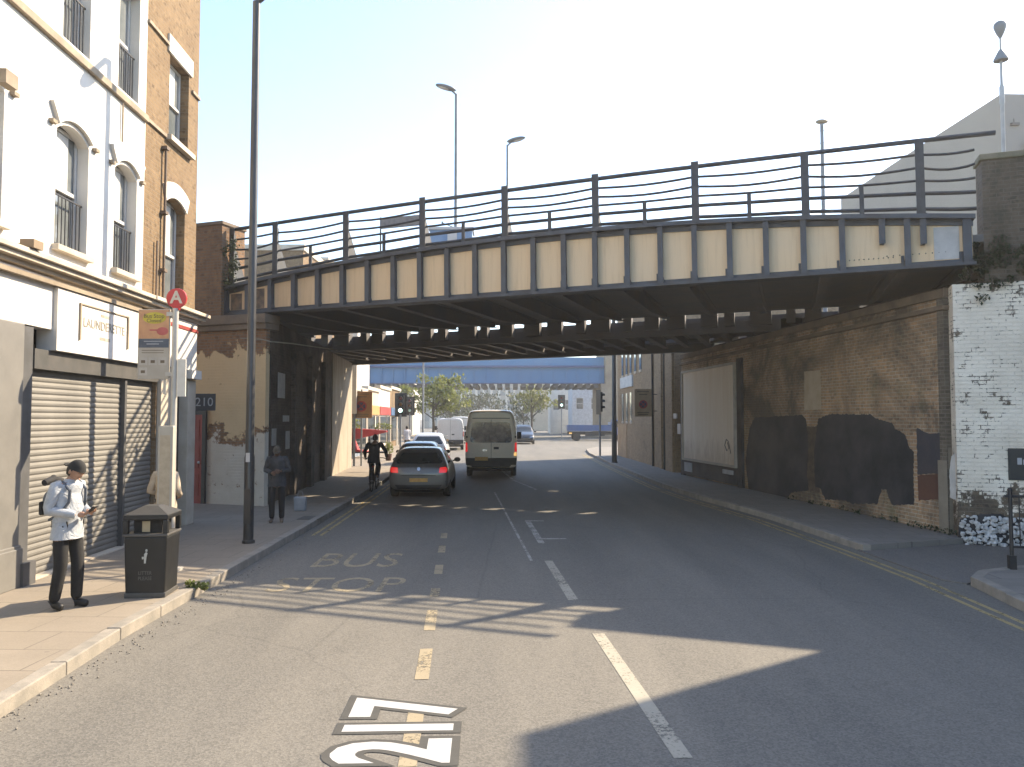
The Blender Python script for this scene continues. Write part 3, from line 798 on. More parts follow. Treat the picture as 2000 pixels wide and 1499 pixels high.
mb = MB(); mb.box(xp1 - .02, xp1 + .26, -.16, -.05, .12, .42); mb.build("pilaster_foot", m_darkgrey, h1)
mb = MB(); mb.box(X0, xp1 - .67, .05, .2, .12, 3.54); mb.build("shop_window", m_pane, h1)
# short thin brown tube between the windows, floodlight and lamp bracket
xg = fx(237, 210)
mb = MB(); mb.tube([(xg, -.03, 6.95), (xg, -.03, 7.62)], .016, 6); mb.build("thin_wall_tube", m_sillold, h1)
lx, lz = FC.hit(30, 475)
mb = MB(); mb.box(lx - .11, lx + .11, -.30, -.12, 4.51, 4.62); mb.box(lx - .03, lx + .03, -.12, -.001, 4.54, 4.58); mb.build("floodlight", mat("rusty_box", (.26, .19, .12), .8), h1)
lx, lz = FC.hit(14, 158, -.36); lx -= .1
mb = MB(); mb.box(lx - .02, lx + .22, -.42, -.30, lz - .07, lz + .10); mb.tube([(lx + .1, -.30, lz), (lx + .1, -.12, lz + .02), (lx + .1, -.001, lz)], .025, 6); mb.build("wall_lamp", m_sillold, h1)

# second house: yellow stock brick
h2 = thing("terraced_house", "narrow yellow brick house with white window heads next to the bridge", "house", FC.w(XB, 0, 0), FA)
def X(a): return a - XB
V1 = (X(fx(321, 480)), X(fx(360, 480))); V2 = (X(fx(330, 220)), X(fx(368, 220)))
v1b, v1t = fz(340, 572), 6.62; v2b, v2t = fz(350, 285), fz(350, 135) + .1
v1b = 4.50
mb = MB(); wall_open(mb, 0, X(XE), SHZ, HZ1, .2, [(V1[0], V1[1], v1b, v1t), (V2[0], V2[1], v2b, v2t)])
arch_fill(mb, V1[0], V1[1], v1t - .16, v1t)
mb.face([(X(XE), 0, SHZ), (X(XE), 9, SHZ), (X(XE), 9, HZ1), (X(XE), 0, HZ1)]); mb.face([(0, 0, HZ1), (X(XE), 0, HZ1), (X(XE), 9, HZ1), (0, 9, HZ1)])
mb.build("wall", m_stock, h2)
mb = MB(); mb.box(.05, X(XE) - .05, .32, 8.8, .1, HZ1 - .05); mb.build("interior", m_darkgrey, h2)
sash(h2, V1[0], V1[1], v1b, v1t - .02, bars=False); sash(h2, V2[0], V2[1], v2b, v2t, bars=False)
mb = MB(); hood(mb, V1[0], V1[1], v1t - .14, .16, .30, .14, .04); mb.build("arched_hood", m_whitehouse, h2)
mb = MB(); mb.box(V2[0] - .12, V2[1] + .12, -.04, -.001, v2t, v2t + .34); mb.build("lintel", m_whitehouse, h2)
mb = MB(); mb.box(V2[0] - .12, V2[1] + .14, -.11, .05, v2b - .10, v2b - .001); mb.build("sill", m_trim, h2)
for q_ in ((0, V2[0] - .16, S2 - .06), (V2[1] + .14, X(XE), 9.10), (0, V2[0] - .14, 9.50)):
    mb = MB(); mb.box(q_[0], q_[1], -.045, -.001, q_[2], q_[2] + .06); mb.build("string_course", m_sillold, h2)
xg = X(fx(318, 300)); zz = fz(318, 285)
mb = MB(); mb.tube([(xg, -.06, 4.52), (xg, -.06, zz)], .026, 8); mb.tube([(xg - .28, -.05, 4.52), (xg - .28, -.05, 5.6)], .02, 6)
for z_ in (5.1, 6.2, zz - .05): mb.cbox((xg, -.05, z_), (.13, .11, .06))
mb.build("drain_pipe", mat("rusty_pipe", (.17, .12, .08), .8, (.11, .08, .06), 6), h2)
mb = MB()
for z0, z1, p in ((4.30, 4.36, .10), (4.36, 4.43, .20), (4.43, 4.50, .28)): mb.box(0, X(XE) + p * .6, -p, -.001, z0, z1)
mb.build("shop_cornice", m_trim, h2, bevel=.008)
mb = MB(); mb.box(.26, X(XE), -.06, .25, 3.30, 4.29); mb.box(X(XE) - .5, X(XE) + .04, -.16, .25, 3.12, 3.298); mb.build("fascia", m_whitehouse, h2)
mb = MB(); mb.box(.262, X(XE) + .02, -.075, -.061, 4.10, 4.17); mb.build("red_moulding", m_redline, h2)
xq = X(xs2)
mb = MB(); mb.box(xq + .06, xq + .50, -.05, .25, .12, 3.28); mb.build("shop_pilaster", m_trim, h2)
mb = MB(); mb.box(X(XE) - .42, X(XE), -.06, .3, .12, 3.10); mb.build("shop_pilaster", m_trim, h2, bevel=.01)
mb = MB(); mb.box(xq + .501, X(XE) - .421, .12, .25, .12, 3.28); mb.build("shop_door", mat("dark_shop_door", (.05, .047, .045), .4), h2)
mb = MB(); mb.box(X(XE) - .002, X(XE), .3, 9, .0, 4.28); mb.box(xq + .0, xq + .058, .02, .25, .12, 3.28); mb.build("side_wall", m_stock, h2)

# ---- in the gap beside the abutment: red door, projecting number sign
dd = thing("red_door", "dark red door in the wall beside the left abutment", "door", BR.w(-2.27, -.19, PAVE_Z), BA)
mb = MB(); mb.box(-.36, .36, -.05, -.001, 0, 2.28); mb.build("door_leaf", mat("red_door_paint", (.30, .030, .022), .5, (.22, .025, .02), 2), dd)
mb = MB(); mb.box(-.47, -.361, -.07, -.001, 0, 2.40); mb.box(.361, .47, -.07, -.001, 0, 2.40); mb.box(-.36, .36, -.07, -.001, 2.281, 2.40); mb.build("door_frame", m_iron, dd)
mb = MB(); mb.ball((.28, -.08, 1.05), .035); mb.build("handle", m_frame, dd)
for k in range(3):
    mb = MB(); mb.box(-.27, .27, -.062, -.051, .2 + .7 * k, .75 + .7 * k); mb.build("door_panel", mat("red_panel_paint", (.26, .026, .02), .5), dd, bevel=.008)
ps = thing("projecting_sign", "dark slate projecting sign with a pale 210 above the red door", "sign", D(392, 786, 18.9), 0)
mb = MB(); mb.box(-.40, .36, -.03, .03, -.21, .21); sg = mb.build("sign_board", mat("slate_sign", (.035, .05, .065), .5, (.05, .065, .08), 2), ps, bevel=.01)
me = text_mesh("210", .30, .003); me.transform(Matrix.Translation((.10, -.034, -.005)) @ Matrix.Rotation(PI / 2, 4, 'X')); link_mesh("lettering", me, mat("sign_pale_letters", (.42, .48, .52), .6), ps)
mb = MB(); mb.tube([(-.40, 0, .15), (-.62, 0.9, .15)], .02, 6); mb.build("bracket", m_iron, ps)

# ---- off to the right, beside us: the block whose corner and parapet shade the road
sb = thing("street_block", "brick street block standing right of the side entry, behind its iron guard rail", "building", (11.4, 13.35, 0))
H3 = 10.0
mb = MB(); mb.prism([(0, 0), (12, 4.6), (12, -34), (0, -34)], 'z', 0, H3); mb.build("wall", m_stock, sb)
mb = MB(); mb.prism([(-.02, .0), (.3, .1), (.3, -34), (-.02, -34)], 'z', H3 + .001, H3 + .12); mb.build("coping", m_trim, sb)
wm = MB().box(-.02, .05, -.6, .6, 0, 1.7).mesh("window"); wm.materials.append(m_pane)
for fl in (1.0, 4.2, 7.2):
    for k in range(9):
        o = link_mesh("window", wm, None, sb); o.location = (0, -2.4 - 3.3 * k, fl)
# ================================================================ street furniture
m_lampblack = mat("black_lamp_paint", (.022, .024, .027), .38, (.035, .036, .038), 3, coat=.2)
m_lampgrey = mat("galvanised_column", (.22, .24, .25), .55, (.16, .17, .18), 3, metal=.3)
def lamp_column(name, label, base, h, r0, r1, arm, head_dir, m, group=None, base_h=1.3, extra=None, lean=(0, 0)):
    t = thing(name, label, "street lamp", base, 0, group)
    mb = MB(); mb.lathe([(r0 * 1.25, 0), (r0 * 1.25, .05), (r0 * 1.0, .06), (r0, base_h), (r0 * .86, base_h + .06), (r1, h)], 14); mb.build("column", m, t, 40)
    if base_h > .5:
        mb = MB(); mb.box(-.06, .06, -r0 - .006, -r0 + .02, .35, .95); mb.build("access_door", m, t)
    d = Vector((head_dir[0], head_dir[1], 0)).normalized()
    mb = MB(); pts = [Vector((0, 0, h - .1)), Vector((0, 0, h)) + d * .02, Vector((0, 0, h + .12)) + d * .18, Vector((0, 0, h + .18)) + d * arm]
    mb.tube(pts, r1 * .8, 8); mb.build("arm", m, t, 60)
    M = Matrix.Translation(Vector((0, 0, h + .17)) + d * (arm + .25)) @ Matrix.Rotation(math.atan2(d.y, d.x), 4, 'Z') @ Matrix.Rotation(R(-8), 4, 'Y')
    mb = MB(); mb.ball((0, 0, 0), (.36, .16, .075), 14, 8, None)
    mb.bm.transform(M); hd = mb.build("lamp_head", m, t, 60)
    mb = MB(); mb.ball((.05, 0, -.035), (.24, .12, .05), 12, 6); mb.bm.transform(M); mb.build("lens", mat("lamp_lens", (.55, .55, .52), .2), hd, 60)
    if extra: extra(t)
    return t
b = G(485, 1061, PAVE_Z)
lamp_column("street_lamp", "tall black lamp column on the left pavement between the bus stop and the abutment", b, 9.72, .088, .066, .55, (1, -.1), m_lampblack, None, 1.5)
mb = MB(); mb.cbox((b.x, b.y - .095, 1.62), (.07, .012, .16)); tag(mb.build("column_label", m_frame), "small pale number plate on the black lamp column", "plate")
b = G(1200, 904, PAVE_Z)
lamp_column("street_lamp", "black lamp column on the right pavement beyond the bridge, beside the brown brick building", b, 9.0, .13, .085, .9, (-1, 0), m_lampblack, None, 1.9)

def bracket_arms(hs):
    def f(t):
        mb = MB()
        for h in hs: mb.tube([(0, 0, h), (-.42, -.0, h + .16)], .018, 5); mb.cbox((-.44, 0, h + .18), (.06, .05, .07))
        mb.build("banner_arm", m_lampgrey, t)
    return f
p = D(890, 470, 25.0); lamp_column("street_lamp", "tall grey lamp column on the bridge with small side brackets", (p.x, p.y, 5.46), p.z + 4.9 - 5.46, .075, .045, .1, (-1, -.35), m_lampgrey, "lamp columns standing on the bridge deck", .4, bracket_arms((1.9, 2.0, 2.7, 3.1)))
p = D(991, 350, 27.5); q = D(991, 276, 27.5); lamp_column("street_lamp", "shorter grey lamp column on the bridge, its head turned right", (p.x, p.y, 5.46), q.z - 5.46 - .15, .06, .04, .08, (1, -.3), m_lampgrey, "lamp columns standing on the bridge deck", .4)
# signal mast with aerials
p = D(1605, 240, 24.0)
ms_ = thing("aerial_mast", "thin grey mast with flat head and wire aerials behind the bridge railing", "mast", (p.x, p.y, 5.46))
h = p.z - 5.46
mb = MB(); mb.lathe([(.07, 0), (.055, h)], 10); mb.build("column", m_lampgrey, ms_, 40)
mb = MB(); mb.ball((0, 0, h + .03), (.20, .14, .07), 12, 6); mb.build("lamp_head", mat("buff_head", (.38, .34, .26), .6), ms_, 50)
mb = MB()
for dz, l_ in ((-.25, .34), (-.65, .62)): mb.tube([(-.2, 0, h + dz - .05), (0, 0, h + dz), (l_, 0, h + dz + .0)], .008, 4)
mb.build("aerial", m_rail, ms_)
p = D(1960, 288, 19.0); q = D(1955, 45, 19.0)
mp = thing("signal_pole", "slim pale pole with round disc head and small cone above the right parapet", "pole", (p.x, p.y, 4.8))
h = q.z - 4.8
mb = MB(); mb.lathe([(.05, 0), (.045, h - 2.1), (.06, h - 2.05), (.06, h - 1.65), (.035, h - 1.6), (.025, h - .3)], 10); mb.build("column", mat("pale_pole", (.42, .43, .43), .6), mp, 40)
mb = MB(); mb.lathe([(.02, h - .42), (.09, h - .28), (.148, h - .12), (.145, h - .03), (.08, h + .03), (.01, h + .04)], 14); mb.build("disc_head", m_lampgrey, mp, 50)
mb = MB(); mb.lathe([(.17, h - .98), (.17, h - .93), (.06, h - .72), (.02, h - .68)], 10); mb.build("cone_shade", m_lampgrey, mp, 40)

# notice on the railing
nt_ = thing("notice_board", "long pale notice board fixed to the bridge railing, with unreadable small print", "notice", BR.w(3.55, .30, 6.55), BA)
mb = MB(); mb.box(-.62, .62, -.012, .012, .40, .66); mb.build("board", mat("notice_face", (.30, .31, .33), .6, (.20, .21, .23), 9), nt_)
mb = MB(); mb.tube([(-.62, .03, -.6), (-.62, .03, .7)], .02, 6); mb.build("post", m_rail, nt_)

# ---- bus stop
bs = G(333, 1116, PAVE_Z)
bst = thing("bus_stop", "bus stop post with red lettered disc, flag panel and timetable case by the litter bin", "bus stop", bs)
dB = bs.y
def bz(v): return CAMZ + (HZ - v) * dB / FPX * 1.0 - PAVE_Z
m_post = mat("bus_stop_post", (.50, .48, .43), .45, (.42, .40, .36), 3, metal=.1)
mb = MB(); mb.lathe([(.045, 0), (.042, bz(602))], 12); mb.build("post", m_post, bst, 40)
m_disc = mat("red_disc_enamel", (.50, .035, .04), .35, (.45, .03, .035), 3)
mb = MB(); MX = Matrix.Translation((.012, 0, bz(582))) @ Matrix.Rotation(PI / 2, 4, 'X'); mb.lathe([(.10, -.02), (.145, -.018), (.148, 0), (.145, .018), (.10, .02)], 28, MX); mb.box(-.035, .06, -.017, .017, bz(582) - .17, bz(582) - .12); ds = mb.build("disc", m_disc, bst, 40)
me = text_mesh("A", .25, .003, .006); me.transform(Matrix.Translation((.012, -.023, bz(582) + .005)) @ Matrix.Rotation(PI / 2, 4, 'X')); link_mesh("lettering", me, mat("cream_letter", (.68, .62, .50), .6), ds)
zf0, zf1 = bz(741), bz(604)
fw = .455
mb = MB(); mb.box(-.075 - fw, -.075, -.02, .02, zf0, zf1); fl = mb.build("flag_panel", mat("flag_panel_grey", (.42, .38, .32), .6, (.38, .34, .28), 4), bst, bevel=.006)
xm0, xm1 = -.075 - fw + .008, -.083
def band(name, za, zb_, c, c2=None, sc_=9): 
    mb = MB(); mb.box(xm0, xm1, -.0235, -.0205, za, zb_); return mb.build(name, mat(name + "_print", c, .6, c2 or c, sc_), fl)
HF = zf1 - zf0
band("poster_orange", zf1 - HF * .42, zf1 - .01, (.55, .30, .15), (.46, .24, .13))
band("route_band", zf1 - HF * .55, zf1 - HF * .425, (.065, .08, .11), (.10, .12, .15))
mb = MB(); mb.ball((-.075 - fw * .48, -.024, zf1 - HF * .125), (.17, .003, .085), 20, 8); mb.build("poster_yellow", mat("yellow_print", (.58, .48, .06), .6), fl)
mb = MB(); mb.ball((-.075 - fw * .22, -.0245, zf1 - HF * .315), (.088, .003, .06), 14, 6); mb.box(xm0 + .16, xm1 - .1, -.0262, -.0242, zf1 - HF * .31, zf1 - HF * .29); mb.build("poster_red", mat("red_print", (.50, .12, .11), .6), fl)
m_ink = mat("faded_ink", (.16, .12, .08), .7); m_inkp = mat("pale_ink", (.40, .42, .44), .7)
for t_, sz, xx, zz, m_ in (("Bus Stop", .085, -.30, .10, m_ink), ("Closed", .075, -.30, .165, m_ink)):
    me = text_mesh(t_, sz, .001); me.transform(Matrix.Translation((xx, -.0285, zf1 - HF * zz)) @ Matrix.Rotation(PI / 2, 4, 'X')); link_mesh("lettering", me, m_, fl)
mb = MB(); mb.box(xm0 + .12, xm0 + .30, -.0255, -.0238, zf1 - HF * .505, zf1 - HF * .492); mb.build("small_print", m_inkp, fl)
mb = MB()
mb.box(xm0 + .08, xm0 + .36, -.0255, -.0238, zf1 - HF * .465, zf1 - HF * .455); mb.build("small_print", m_inkp, fl)
for zz in (.585, .62):
    mb = MB(); mb.box(xm0 + .05, xm1 - .07, -.0225, -.0205, zf1 - HF * (zz + .008), zf1 - HF * zz); mb.build("small_print", m_ink, fl)
for i in range(3):
    for r_ in range(2):
        if r_ == 1 and i > 0: continue
        mb = MB(); mb.box(xm0 + .015 + .14 * i, xm0 + .135 + .14 * i, -.023, -.0205, zf1 - HF * (.80 + .145 * r_), zf1 - HF * (.69 + .145 * r_)); til = mb.build("route_tile", mat("route_tile", (.50, .46, .40), .6), fl)
        mb = MB(); mb.box(xm0 + .045 + .14 * i, xm0 + .105 + .14 * i, -.0245, -.0232, zf1 - HF * (.77 + .145 * r_), zf1 - HF * (.73 + .145 * r_)); mb.build("route_mark", m_ink, fl)
mb = MB(); mb.box(-.12, -.03, -.03, .03, zf1 - .10, zf1 - .04); mb.build("clamp", m_post, bst)
mb = MB(); mb.box(-.12, -.03, -.03, .03, zf0 + .04, zf0 + .10); mb.box(-.16, -.12, -.0, .012, zf0 - .22, zf0 - .001); mb.build("clamp", m_post, bst)
mb = MB(); mb.box(-.16, .055, -.13, -.05, bz(1000), bz(832)); tt = mb.build("timetable_case", mat("timetable_frame", (.50, .46, .38), .5, (.44, .40, .33), 3), bst, bevel=.01)
mb = MB(); mb.box(-.13, .02, -.134, -.131, bz(985), bz(850)); mb.build("timetable_sheet", mat("timetable_paper", (.50, .42, .30), .6, (.42, .34, .24), 12), tt)
mb = MB(); mb.box(.05, .17, -.02, .0, bz(775), bz(702)); mb.build("notice_plate", mat("white_notice", (.66, .64, .58), .6, (.6, .57, .5), 8), bst)
mb = MB(); mb.cbox((0, 0, .02), (.26, .26, .04)); mb.build("base_plate", m_post, bst)

# ---- litter bin
lbp = G(296, 1160, PAVE_Z)
lb = thing("litter_bin", "black square litter bin with pyramid lid by the bus stop", "litter bin", lbp, R(6))
lb.scale = (.84, .84, 1.0)
m_bin = mat("black_bin_plastic", (.006, .0063, .0066), .5, (.010, .010, .0105), 2, bmp=.1)
m_bint = mat("bin_grey_edge", (.09, .085, .078), .5)
def tap(mb, w0, w1, z0, z1):
    mb.prism([(-1, -1), (1, -1), (1, 1), (-1, 1)], 'z', z0, z1)
    vs = mb.bm.verts[:]
    for v in vs[-8:]:
        k = (w0 if abs(v.co.z - z0) < 1e-5 else w1) / 2; v.co.x *= k; v.co.y *= k
mb = MB(); tap(mb, .55, .60, .03, .74); mb.build("body", m_bin, lb, bevel=.02)
mb = MB(); tap(mb, .57, .575, .0, .06); mb.build("plinth", m_bint, lb, bevel=.01)
mb = MB(); tap(mb, .63, .63, .741, .775); mb.build("rim", m_bint, lb, bevel=.01)
mb = MB()
for sx in (-1, 1):
    for sy in (-1, 1): mb.cbox((sx * .275, sy * .275, .86), (.07, .07, .168))
mb.box(-.31, .31, -.31, .31, .945, 1.0); mb.build("hood", m_bin, lb, bevel=.008)
mb = MB(); tap(mb, .64, .20, 1.001, 1.10); mb.build("lid", mat("bin_lid", (.05, .048, .044), .5, (.035, .034, .032), 4), lb, bevel=.015)
mb = MB(); mb.box(-.20, .20, -.20, .20, .776, .944); mb.build("liner", mat("bin_liner", (.012, .012, .012), .8), lb)
mb = MB(); mb.box(-.08, .03, -.206, -.201, .79, .92); mb.build("sticker", mat("bin_sticker", (.45, .36, .22), .6), lb)
# tidy-person mark: a small figure dropping litter
mb = MB(); mb.ball((0.02, -.302, .575), (.016, .003, .018), 10, 6); mb.prism([(-.012, .42), (.012, .42), (.022, .50), (.035, .545), (.01, .555), (-.012, .53)], 'y', -.301, -.296); mb.prism([(-.045, .50), (-.015, .50), (-.02, .47), (-.04, .47)], 'y', -.300, -.296)
mb.build("emblem", mat("bin_emblem", (.50, .50, .46), .5), lb)
for t_, sz, zz in (("LITTER", .062, .30), ("PLEASE", .062, .235)):
    me = text_mesh(t_, sz, .001); me.transform(Matrix.Translation((-.0, -.288, zz)) @ Matrix.Rotation(R(88), 4, 'X')); link_mesh("lettering", me, mat("bin_letters", (.12, .115, .105), .5), lb)

# ---- billboard on the right wall
(ax, az), (bx_, bz_) = RW.hit(1437, 915, .12), RW.hit(1333, 900, .12)
x0, x1 = RW.hit(1437, 800, .12)[0], RW.hit(1333, 800, .12)[0]
bbz0, bbz1 = .72, 4.12
bb = thing("billboard", "blank weathered pale billboard in a dark frame on the right abutment wall", "billboard", RW.w(x0, .0, PAVE_Z), RW.a)
W_ = x1 - x0
def bill():
    m, n, l, b = _new("faded_billboard")
    v = coords(n, l)
    col = mix(n, l, ramp(n, l, noise(n, l, coords(n, l, (5, 5, .4)), 1.0, 6, .7), .35, .7), (.86, .78, .67), (.78, .68, .55))
    sp = n.new("ShaderNodeSeparateXYZ"); l.new(v, sp.inputs[0])
    low = ramp(n, l, math_(n, l, 'ADD', math_(n, l, 'DIVIDE', sp.outputs[2], 4.0), math_(n, l, 'MULTIPLY', noise(n, l, coords(n, l, (3, 3, .8)), 2, 6, .7), .5)), .42, .62, (1, 1, 1), (0, 0, 0))
    col = mix(n, l, math_(n, l, 'MULTIPLY', low, .5), col, (.34, .25, .16))
    l.new(col, b.inputs["Base Color"]); b.inputs["Roughness"].default_value = .7
    bump(n, l, b, noise(n, l, coords(n, l, (2, 2, .3)), 3, 3), .3, .02); return m
mb = MB(); mb.box(.08, W_ - .08, .02, .12, bbz0 + .08 - PAVE_Z, bbz1 - .08 - PAVE_Z); mb.build("panel", bill(), bb)
mb = MB(); za, zb_ = bbz0 - PAVE_Z, bbz1 - PAVE_Z
mb.box(0, .079, .01, .17, za, zb_); mb.box(W_ - .079, W_, .01, .17, za, zb_); mb.build("frame_side", mat("pale_frame", (.42, .39, .34), .6), bb)
mb = MB(); mb.box(.08, W_ - .08, .01, .17, zb_ - .079, zb_); mb.box(.08, W_ - .08, .01, .17, za, za + .079); mb.build("frame_rail", mat("pale_frame_rail", (.40, .37, .32), .6), bb)
mb = MB(); mb.box(-.35, -.002, .001, .09, 0, zb_ + .1); mb.build("surround", m_black, bb)
mb = MB(); mb.box(W_ + .002, W_ + .35, .001, .09, 0, zb_); mb.build("surround", m_black, bb)
mb = MB(); mb.box(.05, W_ - .05, .002, .10, .05, za - .002); mb.build("plinth", m_black, bb)
mb = MB(); mb.box(.3, 1.15, .101, .14, .36, .50); mb.build("label_plate", mat("grey_plate", (.42, .44, .46), .6), bb)
mb = MB(); mb.box(W_ - 1.0, W_ - .2, .101, .14, .18, .52); mb.build("label_plate", mat("blue_grey_plate", (.30, .34, .38), .6), bb)
mb = MB(); mb.tube([(.45, .122, 1.05), (.62, .122, 1.42), (.80, .122, 1.50), (.95, .122, 1.30), (.78, .122, 1.12), (.60, .122, 1.22), (.72, .122, 1.40)], .016, 5); mb.build("graffiti_scrawl", m_darkgrey, bb)
for (u, v0, v1) in ((1326, 828, 848), (1318, 808, 818)):
    xx, zz = RW.hit(u, v0, .05); xx, z2 = RW.hit(u, v1, .05)
    mb = MB(); mb.box(xx - .2, xx + .2, .01, .05, z2, zz); o = mb.build("meter_box", m_frame); in_frame(o, RW); tag(o, "small white meter box on the dark wall left of the billboard, " + ("lower and larger" if u == 1326 else "upper and smaller"), "meter box", "white boxes beside the billboard")

# ---- right: sign on white wall, guard rail, rubble
x0, za = BR.hit(1970, 938, .0); z1_ = BR.hit(1970, 876, .0)[1]
ws = thing("wall_sign", "black sign with a line of illegible white letters on the white painted wall", "sign", BR.w(x0, .015, za), BA)
mb = MB(); mb.box(0, .95, -.03, .0, 0, z1_ - za); mb.build("sign_board", mat("black_sign", (.012, .014, .018), .4), ws, bevel=.006)
mb = MB(); hz = (z1_ - za) * .58; xx = .14
for wd, hh in ((.07, .12), (.05, .09), (.06, .09), (.035, .12), (.06, .09), (.05, .09), (.07, .09)): mb.box(xx, xx + wd, -.033, -.0305, hz - .05, hz - .05 + hh); xx += wd + .02
mb.build("lettering", mat("white_sign_letters", (.45, .47, .50), .6), ws)
gb = G(1977, 1112, PAVE_Z)
gr = thing("guard_rail", "black iron pedestrian guard rail at the right edge, in front of the white wall", "guard rail", gb, R(-8))
mb = MB(); mb.tube([(0, 0, 0), (0, 0, 1.12)], .028, 8); mb.ball((0, 0, 1.14), .035); mb.build("post", m_iron, gr, 40)
mb = MB(); mb.tube([(2.0, 0, 0), (2.0, 0, 1.12)], .028, 8); mb.build("post", m_iron, gr, 40)
mb = MB(); mb.tube([(-.08, 0, 1.05), (2.05, 0, 1.05)], .02, 8); mb.build("top_rail", m_iron, gr); mb = MB(); mb.tube([(0, 0, .32), (2.0, 0, .32)], .018, 8); mb.build("bottom_rail", m_iron, gr)
for i in range(14):
    mb = MB(); mb.tube([(.12 + i * .14, 0, .32), (.12 + i * .14, 0, 1.05)], .008, 5); mb.build("baluster", m_iron, gr)
mb = MB(); mb.cbox((0, 0, .10), (.09, .09, .2)); mb.build("foot", m_iron, gr)
# heap of broken white stones at the foot of the white wall
rx, _ = BR.hit(1886, 1040, -.2); rx2, _ = BR.hit(1964, 1040, -.2)
mb = MB(); rnd = random.Random(5)
for i in range(230):
    t = rnd.random(); x = rx - .05 + (rx2 - rx + .5) * t; z = .02 + rnd.random() ** 1.3 * .50
    y = -.04 - rnd.random() * .20 * (1 - z / .7); r = rnd.uniform(.028, .062)
    g = bmesh.ops.create_icosphere(mb.bm, subdivisions=1, radius=1.0, matrix=Matrix.Translation((x, y, z)) @ Matrix.Rotation(rnd.random() * 6, 4, 'X') @ Matrix.Rotation(rnd.random() * 6, 4, 'Z') @ Matrix.Diagonal((r, r * rnd.uniform(.5, .9), r * rnd.uniform(.4, .8), 1)))
    for v in g['verts']:
        v.co += Vector((rnd.uniform(-.01, .01), rnd.uniform(-.01, .01), rnd.uniform(-.01, .01)))
        for f in v.link_faces: f.material_index = 1 if i % 5 < 2 else 0
o = mb.build("rubble", [mat("white_broken_stone", (.55, .56, .56), .85, (.40, .40, .40), 6), m_black]); in_frame(o, BR); tag(o, "heap of broken white stones at the foot of the white wall", "rubble", None, "stuff")
mb = MB(); mb.prism([(rx - .1, .0), (rx - .05, .46), (rx + .3, .56), (rx + .6, .58), (rx2 + .1, .50), (rx2 + .6, .45), (rx2 + .6, 0)], 'y', -.03, .018); o = mb.build("black_backing", m_black, rab); in_frame(o, BR, parent=rab, ox=Vector(rab.location))  # black sheet on the wall behind the stones

# ---- bracket and cables under the left end of the bridge
x, z = BR.hit(470, 700); 
mb = MB()
xa_, za_ = BR.hit(470, 661, -.3); xb_, zb_ = BR.hit(580, 690, 1.5)
mb.tube([BR.w(xa_, -.3, za_), BR.w(xa_ + .7, -.35, za_ - .06), BR.w(0.2, -.32, za_ - .12), BR.w(.3, .5, za_ - .1), BR.w(.33, 2.5, za_ - .1)], .018, 6)
tag(mb.build("cable", mat("pale_cable", (.25, .22, .17), .7)), "pale cable strung along the bearing course of the left abutment", "cable")

# signs under the bridge on the left wall: small notices stuck to the dark wall
m_notice = mat("pale_notice", (.36, .34, .32), .7, (.28, .27, .26), 5)
for i, (u0, v0, u1, v1, lab_) in enumerate(((542, 731, 556, 777, "tall pale notice high on the dark wall under the bridge"), (522, 838, 534, 874, "pale notice on the dark corner pier beside the lamp column"), (557, 842, 565, 878, "narrow pale notice on the dark wall, right of the one by the lamp column"), (552, 812, 564, 824, "small pale label below the tall notice on the dark wall"))):
    xa_, za_ = LW.hit(u0, v1, -.14); xb_, zb_ = LW.hit(u1, v0, -.14)
    if u0 < 530: xa_, xb_ = .1, .55
    mb = MB(); mb.box(xa_, xb_, -.155 if u0 > 530 else -.04, -.142 if u0 > 530 else -.021, za_, zb_); o = mb.build("wall_notice", m_notice); in_frame(o, LW); tag(o, lab_, "notice", "pale notices on the dark wall under the bridge")

# ---- clearway signs beyond the bridge
def clearway(label, u, v, Y, wpx, hpx, post, c, rz=0.0):
    p = D(u, v, Y); k = Y / FPX; w_, h_ = wpx * k, hpx * k
    t = thing("clearway_sign", label, "road sign", (p.x, p.y, p.z), rz)
    mb = MB(); mb.box(-w_ / 2, w_ / 2, -.02, .02, -h_ / 2, h_ / 2); mb.build("sign_board", mat("clearway_board", c, .6, tuple(q * .75 for q in c), 3), t, bevel=.02)
    zc = -h_ * .06
    RX = Matrix.Translation((0, -.024, zc)) @ Matrix.Rotation(PI / 2, 4, 'X')
    mb = MB(); mb.lathe([(w_ * .25, -.003), (w_ * .25, .003)], 24, RX); mb.build("red_ring", mat("sign_red", (.33, .03, .035), .5), t)
    mb = MB(); mb.lathe([(w_ * .19, -.006), (w_ * .19, .006)], 24, RX); mb.build("blue_disc", mat("sign_blue", (.025, .035, .10), .5), t)
    mb = MB()
    for a_ in (45, -45): mb.cbox((0, 0, 0), (w_ * .42, .004, w_ * .05), Matrix.Translation((0, -.0325, zc)) @ Matrix.Rotation(R(a_), 4, 'Y'))
    mb.build("red_cross", mat("sign_cross_red", (.30, .03, .035), .5), t)
    for zz, f in ((.40, .7), (.30, .5), (-.36, .7), (-.43, .6)):
        mb = MB(); mb.box(-w_ * f / 2, w_ * f / 2, -.0235, -.021, h_ * zz - .025, h_ * zz + .025); mb.build("small_print", m_ink, t)
    if post:
        mb = MB(); mb.tube([(0, .05, -p.z + PAVE_Z), (0, .05, h_ / 2 + .1)], .04, 8); mb.build("post", m_lampgrey, t)
    else:
        mb = MB(); mb.tube([(w_ / 2, .03, h_ * .3), (w_ / 2 + .25, .03, h_ * .3)], .02, 6); mb.tube([(w_ / 2, .03, -h_ * .3), (w_ / 2 + .25, .03, -h_ * .3)], .02, 6); mb.build("bracket", m_iron, t)
    return t
clearway("orange brown no stopping sign on a post by the left wall beyond the bridge", 706, 791, 35.5, 42, 52, True, (.30, .16, .07))
clearway("buff no stopping sign hung off the brown brick building on the right", 1256, 787, 34.0, 33, 54, False, (.36, .27, .17))

